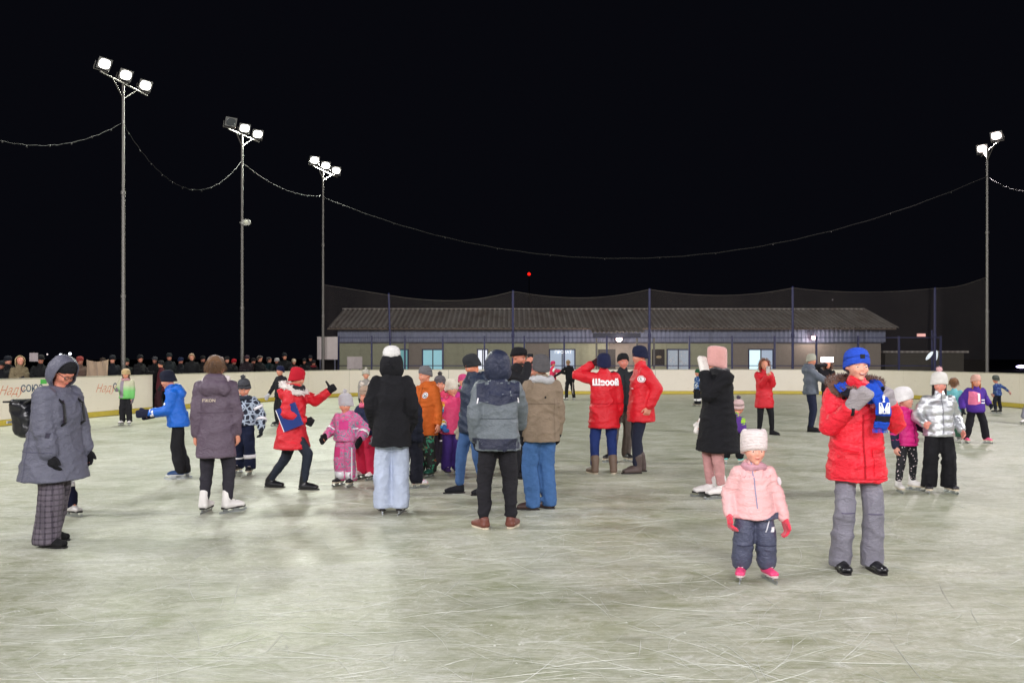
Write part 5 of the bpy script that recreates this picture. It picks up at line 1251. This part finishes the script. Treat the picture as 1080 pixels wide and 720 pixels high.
# her scarf: a woven loop over the chest, then a hanging end with a badge
def scarf_strip(A, pts, wdt, mats, name='scarf', ups=None):
    """ribbon with thickness through body-frame points (x,y,z in H), widths in metres, cut into colour bands as separate pieces"""
    H = A['H']; P = [Vector(p)*H for p in pts]; Q = []
    for i in range(len(P)-1):
        for t in range(6):
            u = t/6; p0 = P[max(i-1, 0)]; p1 = P[i]; p2 = P[i+1]; p3 = P[min(i+2, len(P)-1)]
            Q.append(.5*((2*p1)+(-p0+p2)*u+(2*p0-5*p1+4*p2-p3)*u*u+(-p0+3*p1-3*p2+p3)*u**3))
    Q.append(P[-1]); n_ = len(Q); root = None
    seg = [0]+[int(n_*q) for q in mats[0]]+[n_-1]
    for bi, mt in enumerate(mats[1]):
        V = []; Fc = []; a, c_ = seg[bi], seg[bi+1]
        for i in range(a, c_+1):
            d = (Q[min(i+1, n_-1)]-Q[max(i-1, 0)]).normalized(); nrm = Vector((0, -1, .15)); w_ = d.cross(nrm).normalized(); nn_ = w_.cross(d)
            ww = wdt*(1+.06*math.sin(i*.8))
            for q in range(7):
                t = q/6*2-1; V.append(Q[i]+w_*ww*t*.5+nn_*(.010*math.cos(t*5+i*.3)+.006))
            for q in range(7):
                t = 1-q/6*2; V.append(Q[i]+w_*ww*t*.5-nn_*(.010))
        m_ = c_-a
        for i in range(m_):
            for q in range(14): Fc.append((i*14+q, i*14+(q+1) % 14, (i+1)*14+(q+1) % 14, (i+1)*14+q))
        Fc += [tuple(range(13, -1, -1)), tuple(range(m_*14, m_*14+14))]
        o = mesh_obj(name if bi == 0 else 'scarf_band', V, Fc, mt, root or A['root'], True)
        if root is None: root = o
    return root
KB = cl((30, 78, 196), 'knit'); KK = cl((26, 26, 36), 'knit')
scarf_strip(A, [(-.085, -.03, .835), (-.07, -.082, .80), (-.02, -.105, .778), (.03, -.108, .775), (.06, -.09, .80), (.078, -.04, .83), (.07, .03, .84)], .088, ([.16, .36, .52, .70], [KB, KK, KB, KK, KB]))
scarf_strip(A, [(.02, -.092, .832), (.034, -.135, .80), (.048, -.168, .757), (.052, -.172, .715), (.05, -.168, .675), (.046, -.155, .645)], .108, ([.28, .66, .80], [KB, KB, KK, KB]))
sp = scarf_strip(A, [(.085, -.075, .82), (.10, -.105, .79), (.112, -.112, .765), (.120, -.11, .745)], .036, ([.5], [KK, KK]))
me = text_mesh('М', .125, 0, .006)
Hh = 1.755
mk = mesh_obj('scarf_emblem', [((.052*Hh+v_.co.x*.8), -.172*Hh-.024, .730*Hh+v_.co.y*.8) for v_ in me.vertices], [tuple(p.vertices) for p in me.polygons], WHITE, A['root'])
me = text_mesh('!', .10, 0, .004)
mesh_obj('scarf_emblem', [((.050*Hh+v_.co.x), -.170*Hh-.024, .772*Hh+v_.co.y*.7) for v_ in me.vertices], [tuple(p.vertices) for p in me.polygons], WHITE, A['root'])
# fringe
fr = MB()
for i in range(14): x = .046*Hh-.052+.008*i; fr.tube([(x, -.150*Hh, .645*Hh), (x+.004*math.sin(i), -.153*Hh, .626*Hh)], .0032, 4)
fr.build('fringe', KB, A['root'])
# 34 magenta vest girl
person(955, 517, 1.32, 24, 'girl in magenta padded vest jacket and white slouchy hat holding hands', coat=dict(m=cl((206, 26, 120), 'nylon', .55), hem=.43, sl=.85, puff=(.016, .075)), bulk=1.12, sleeve=cl((34, 38, 60)), pants=(pattern('dotted_print'), 'slim'), legw=1.15, shoes=('skate', SKW, SOLEW),
       hat=dict(m=cl((230, 226, 226), 'fleece'), low=.05, tall=.08, w=1.12, slouch=.2), yaw=26, tilt=-4, gloves=None, rh=(-.20, -.06, .40), lh=(.17, -.12, .565), feet=[(-.14, -.04, -30), (.09, -.0, 12)], skintone=(220, 160, 140), hooddown=True,
       decals=[zipd(1.32, cl((90, 14, 60)), .01, .46, .78)])
# 35 silver jacket girl
person(990, 519, 1.54, -5, 'girl in shiny silver puffer jacket and white pompom hat', coat=dict(m=pattern('silver'), hem=.455, sl=1.05, puff=(.015, .095), collar=True), bulk=1.1, pants=(cl((22, 22, 26)), 'wide'), legw=1.08, shoes=('skate_black', SKB, SOLEW),
       hat=dict(m=cl((232, 228, 222), 'knit'), low=.06, tall=.07, w=1.08, pom=cl((226, 180, 182), 'fur'), pomr=.17), hair=(cl((40, 30, 32), 'fur'), 'long'), gloves=None, rh=(-.165, -.14, .56), lh=(.17, -.02, .50), poses=('fist', 'relaxed'), skintone=(222, 150, 134), feet=[(-.075, 0, -20), (.075, 0, 10)],
       decals=[zipd(1.54, cl((120, 122, 130)), .0, .48, .8, .01)], nod=8)
# 36 teal child
person(1006, 464, 1.28, 150, 'child in teal jacket with brown hair half hidden behind the silver jacket', coat=dict(m=cl((110, 180, 184)), hem=.46), pants=(cl((60, 100, 80)), 'snow'), shoes=('skate', SKW, SOLEB), hair=(cl((120, 84, 56), 'fur'), 'short'), gloves=BLK)
# 37 purple girl
person(1029, 467, 1.36, 0, 'girl in purple and pink suit with white reflective marks near the right boards', coat=dict(m=cl((76, 44, 140)), hem=.44, sl=1.2), bulk=1.25, pants=(cl((22, 20, 28)), 'snow'), shoes=('skate', simple('pink_skate', (226, 90, 130), .4), SOLEW), hat=dict(m=cl((222, 176, 160), 'knit')), gloves=cl((30, 34, 44)), feet=[(-.14, 0, -12), (.15, 0, 14)], rh=(-.21, -.04, .50), lh=(.20, 0, .56),
       hair=(cl((150, 90, 50), 'fur'), 'long'), decals=[('coat', 'pink_panel', ('fn', .2, lambda x: -.14+.3*max(0, x), lambda x: .12-.4*max(0, x)), 'front', -.05, .66, cl((222, 118, 150)), .008), ('coat', 'reflector', ('rect', .035, .16), 'front', -.005, .66, REFL, .016), ('coat', 'reflector', ('rect', .14, .022, 0), 'front', .085, .585, REFL, .012), ('coat', 'reflector', ('rect', .14, .022, 0), 'front', .085, .625, REFL, .012)])
# 38 far blue skater
person(1052, 436, 1.18, 200, 'far skater in blue jacket gliding beside the right boards', coat=dict(m=pattern('blue_camo'), hem=.46), pants=(cl((22, 24, 34)), 'regular'), shoes=('skate', SKB, SOLEB), hat=dict(m=cl((90, 96, 90), 'knit')), tilt=8, gloves=cl((200, 150, 140)), rh=(-.34, .05, .56), lh=(.14, 0, .5), feet=[(-.18, -.06, -20), (.06, .0, 10)])
# 39 at the right edge
person(1090, 447, 1.3, -60, 'child in grey at the right edge of the frame, only a skate in view', coat=dict(m=cl((120, 122, 132)), hem=.46), pants=(cl((130, 130, 140)), 'snow'), shoes=('skate', SKW, SOLEB), hat=dict(m=cl((160, 160, 160), 'knit')), gloves=BLK, feet=[(-.05, -.30, 0), (.05, .2, 0)])
# skater leaning far behind the red coat: dark arm and white cuff
person(283, 449, 1.5, -40, 'child in dark clothes half hidden behind the red coat with white fur hood', coat=dict(m=cl((30, 30, 36)), hem=.46), pants=(BLK, 'snow'), shoes=('skate', SKB, SOLEB), hat=dict(m=NAVYK), gloves=cl((200, 200, 205)), rh=(-.2, -.12, .47), loc=G(296, 449))

# ------------------------------------------------------------------ spectators behind the left boards
def spect(px, H, label, rgb, hat_rgb=None, out=None, hd=None, **kw):
    out = out or .45+.9*((px*37) % 10)/10; bulk_ = kw.pop('bulk', 1.0+.3*((px*13) % 7)/7)
    e, s, p, d = s_at_px(px); o_ = Vector((d.y, -d.x, 0)); r_ = Vector(((px-540)/F, 1, 0)).normalized()
    q = p+r_*(out/max(.12, r_.dot(o_)))
    ang = 20+((px*17) % 50) if hd is None else hd
    kw.setdefault('hands', None)
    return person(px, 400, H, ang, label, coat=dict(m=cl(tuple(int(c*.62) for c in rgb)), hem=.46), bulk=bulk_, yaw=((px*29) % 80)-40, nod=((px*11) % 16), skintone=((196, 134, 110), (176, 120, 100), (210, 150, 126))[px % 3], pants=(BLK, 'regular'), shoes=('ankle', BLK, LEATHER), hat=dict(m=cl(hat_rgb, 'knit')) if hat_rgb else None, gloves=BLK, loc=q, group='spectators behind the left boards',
                  rh=None if px % 2 else (-.11, -.19, .66), lh=(.11, -.19, .66) if px % 3 == 0 else None, **kw)
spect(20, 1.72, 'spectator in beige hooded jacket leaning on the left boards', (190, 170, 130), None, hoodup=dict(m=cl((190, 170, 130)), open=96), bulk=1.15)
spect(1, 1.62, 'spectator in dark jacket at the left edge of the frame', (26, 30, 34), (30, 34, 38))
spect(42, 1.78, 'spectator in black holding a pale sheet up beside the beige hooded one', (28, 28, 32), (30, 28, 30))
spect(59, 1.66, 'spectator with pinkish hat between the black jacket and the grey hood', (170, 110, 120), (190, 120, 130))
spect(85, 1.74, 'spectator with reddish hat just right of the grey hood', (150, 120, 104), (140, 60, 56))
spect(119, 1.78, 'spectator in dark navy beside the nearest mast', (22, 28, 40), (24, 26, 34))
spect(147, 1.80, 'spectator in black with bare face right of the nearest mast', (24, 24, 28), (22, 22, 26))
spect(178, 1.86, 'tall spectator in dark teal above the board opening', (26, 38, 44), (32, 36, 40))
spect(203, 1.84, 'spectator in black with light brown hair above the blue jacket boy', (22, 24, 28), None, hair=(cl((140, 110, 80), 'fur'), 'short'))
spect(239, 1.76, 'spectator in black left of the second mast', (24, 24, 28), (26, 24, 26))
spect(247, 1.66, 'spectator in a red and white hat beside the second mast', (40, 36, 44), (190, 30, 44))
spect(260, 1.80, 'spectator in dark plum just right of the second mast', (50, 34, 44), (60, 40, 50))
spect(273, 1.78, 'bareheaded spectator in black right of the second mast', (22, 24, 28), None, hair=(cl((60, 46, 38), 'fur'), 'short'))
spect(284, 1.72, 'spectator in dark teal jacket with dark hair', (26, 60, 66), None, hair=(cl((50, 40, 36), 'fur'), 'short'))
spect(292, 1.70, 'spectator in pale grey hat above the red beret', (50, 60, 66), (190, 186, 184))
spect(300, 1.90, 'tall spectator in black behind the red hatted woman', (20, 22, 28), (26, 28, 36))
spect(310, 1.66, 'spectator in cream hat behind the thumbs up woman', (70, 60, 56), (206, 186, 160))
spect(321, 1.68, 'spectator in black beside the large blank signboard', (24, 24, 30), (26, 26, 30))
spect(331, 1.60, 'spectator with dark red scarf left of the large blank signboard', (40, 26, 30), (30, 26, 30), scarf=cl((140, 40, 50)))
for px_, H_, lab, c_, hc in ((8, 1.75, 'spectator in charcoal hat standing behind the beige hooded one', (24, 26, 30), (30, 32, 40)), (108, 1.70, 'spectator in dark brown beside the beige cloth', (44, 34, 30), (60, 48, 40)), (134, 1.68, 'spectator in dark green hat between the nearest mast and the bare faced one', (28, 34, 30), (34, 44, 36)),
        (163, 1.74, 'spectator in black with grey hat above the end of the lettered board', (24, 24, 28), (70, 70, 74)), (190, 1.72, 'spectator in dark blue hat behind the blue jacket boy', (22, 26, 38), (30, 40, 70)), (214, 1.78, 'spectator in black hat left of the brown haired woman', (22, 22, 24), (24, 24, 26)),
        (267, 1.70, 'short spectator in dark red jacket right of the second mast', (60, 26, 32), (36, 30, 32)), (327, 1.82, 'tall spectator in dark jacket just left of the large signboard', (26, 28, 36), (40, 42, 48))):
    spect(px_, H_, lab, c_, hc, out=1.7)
# sheet held up and the beige cloth
def panel_thing(name, label, cat, px0, px1, py0, py1, mat, part, cloth_=False, back=.9):
    e, s, p, d = s_at_px((px0+px1)/2); Y = p.y+back*.6; a = at(px0, py1, Y); c_ = at(px1, py0, Y)
    r_ = empty(name, (a.x, Y, 0), 0, label, cat); V = []; Fc = []; W = c_.x-a.x; n_ = 16; m_ = 8
    for sgn in (0, 1):
        for j in range(m_+1):
            for i in range(n_+1):
                u, t = i/n_, j/m_; wob = (.03*math.sin(u*17+t*3)+.02*math.sin(u*31)) if cloth_ else 0
                V.append((u*W, wob+sgn*.012, a.z+(c_.z-a.z)*t-(0.06*math.sin(math.pi*u)*t if cloth_ else 0)))
    q = (n_+1)*(m_+1)
    for j in range(m_):
        for i in range(n_): b0 = j*(n_+1)+i; Fc.append((b0, b0+1, b0+n_+2, b0+n_+1)); Fc.append((q+b0+n_+1, q+b0+n_+2, q+b0+1, q+b0))
    mesh_obj(part, V, Fc, mat, r_, cloth_)
panel_thing('paper_sheet', 'pale sheet held up by the spectator in black', 'sheet', 31, 40, 372, 381, simple('paper_grey', (150, 140, 142), .8), 'paper')
panel_thing('cloth_banner', 'crumpled beige cloth held up behind the left boards beside the nearest mast', 'cloth', 91, 114, 379, 398, cl((168, 146, 122), 'fleece'), 'cloth', True)
# reflective patches on the boots of the lettered red coat, laid as small plates

# ------------------------------------------------------------------ finish: fold displacement, then decals
bpy.context.view_layer.update()
dg = bpy.context.evaluated_depsgraph_get()
done = []
for o, disp in BAKE: done.append((o, disp, bpy.data.meshes.new_from_object(o.evaluated_get(dg))))
for o, disp, me in done:
    o.modifiers.clear(); old = o.data; o.data = me; me.name = o.name
    if old.users == 0: bpy.data.meshes.remove(old)
    if disp is not None and len(me.vertices):
        P = np.empty(len(me.vertices)*3, dtype=np.float32); me.vertices.foreach_get('co', P); P = P.reshape(-1, 3).astype(np.float64)
        N = np.empty(len(me.vertices)*3, dtype=np.float32); me.vertex_normals.foreach_get('vector', N); N = N.reshape(-1, 3).astype(np.float64)
        me.vertices.foreach_set('co', disp(P, N).astype(np.float32).ravel()); me.update()
    me.shade_smooth()
for d in POST: put_decal(*d)
tot = sum(len(o.data.polygons) for o in bpy.data.objects if o.type == 'MESH')
print('objects', len(bpy.data.objects), 'polygons', tot)
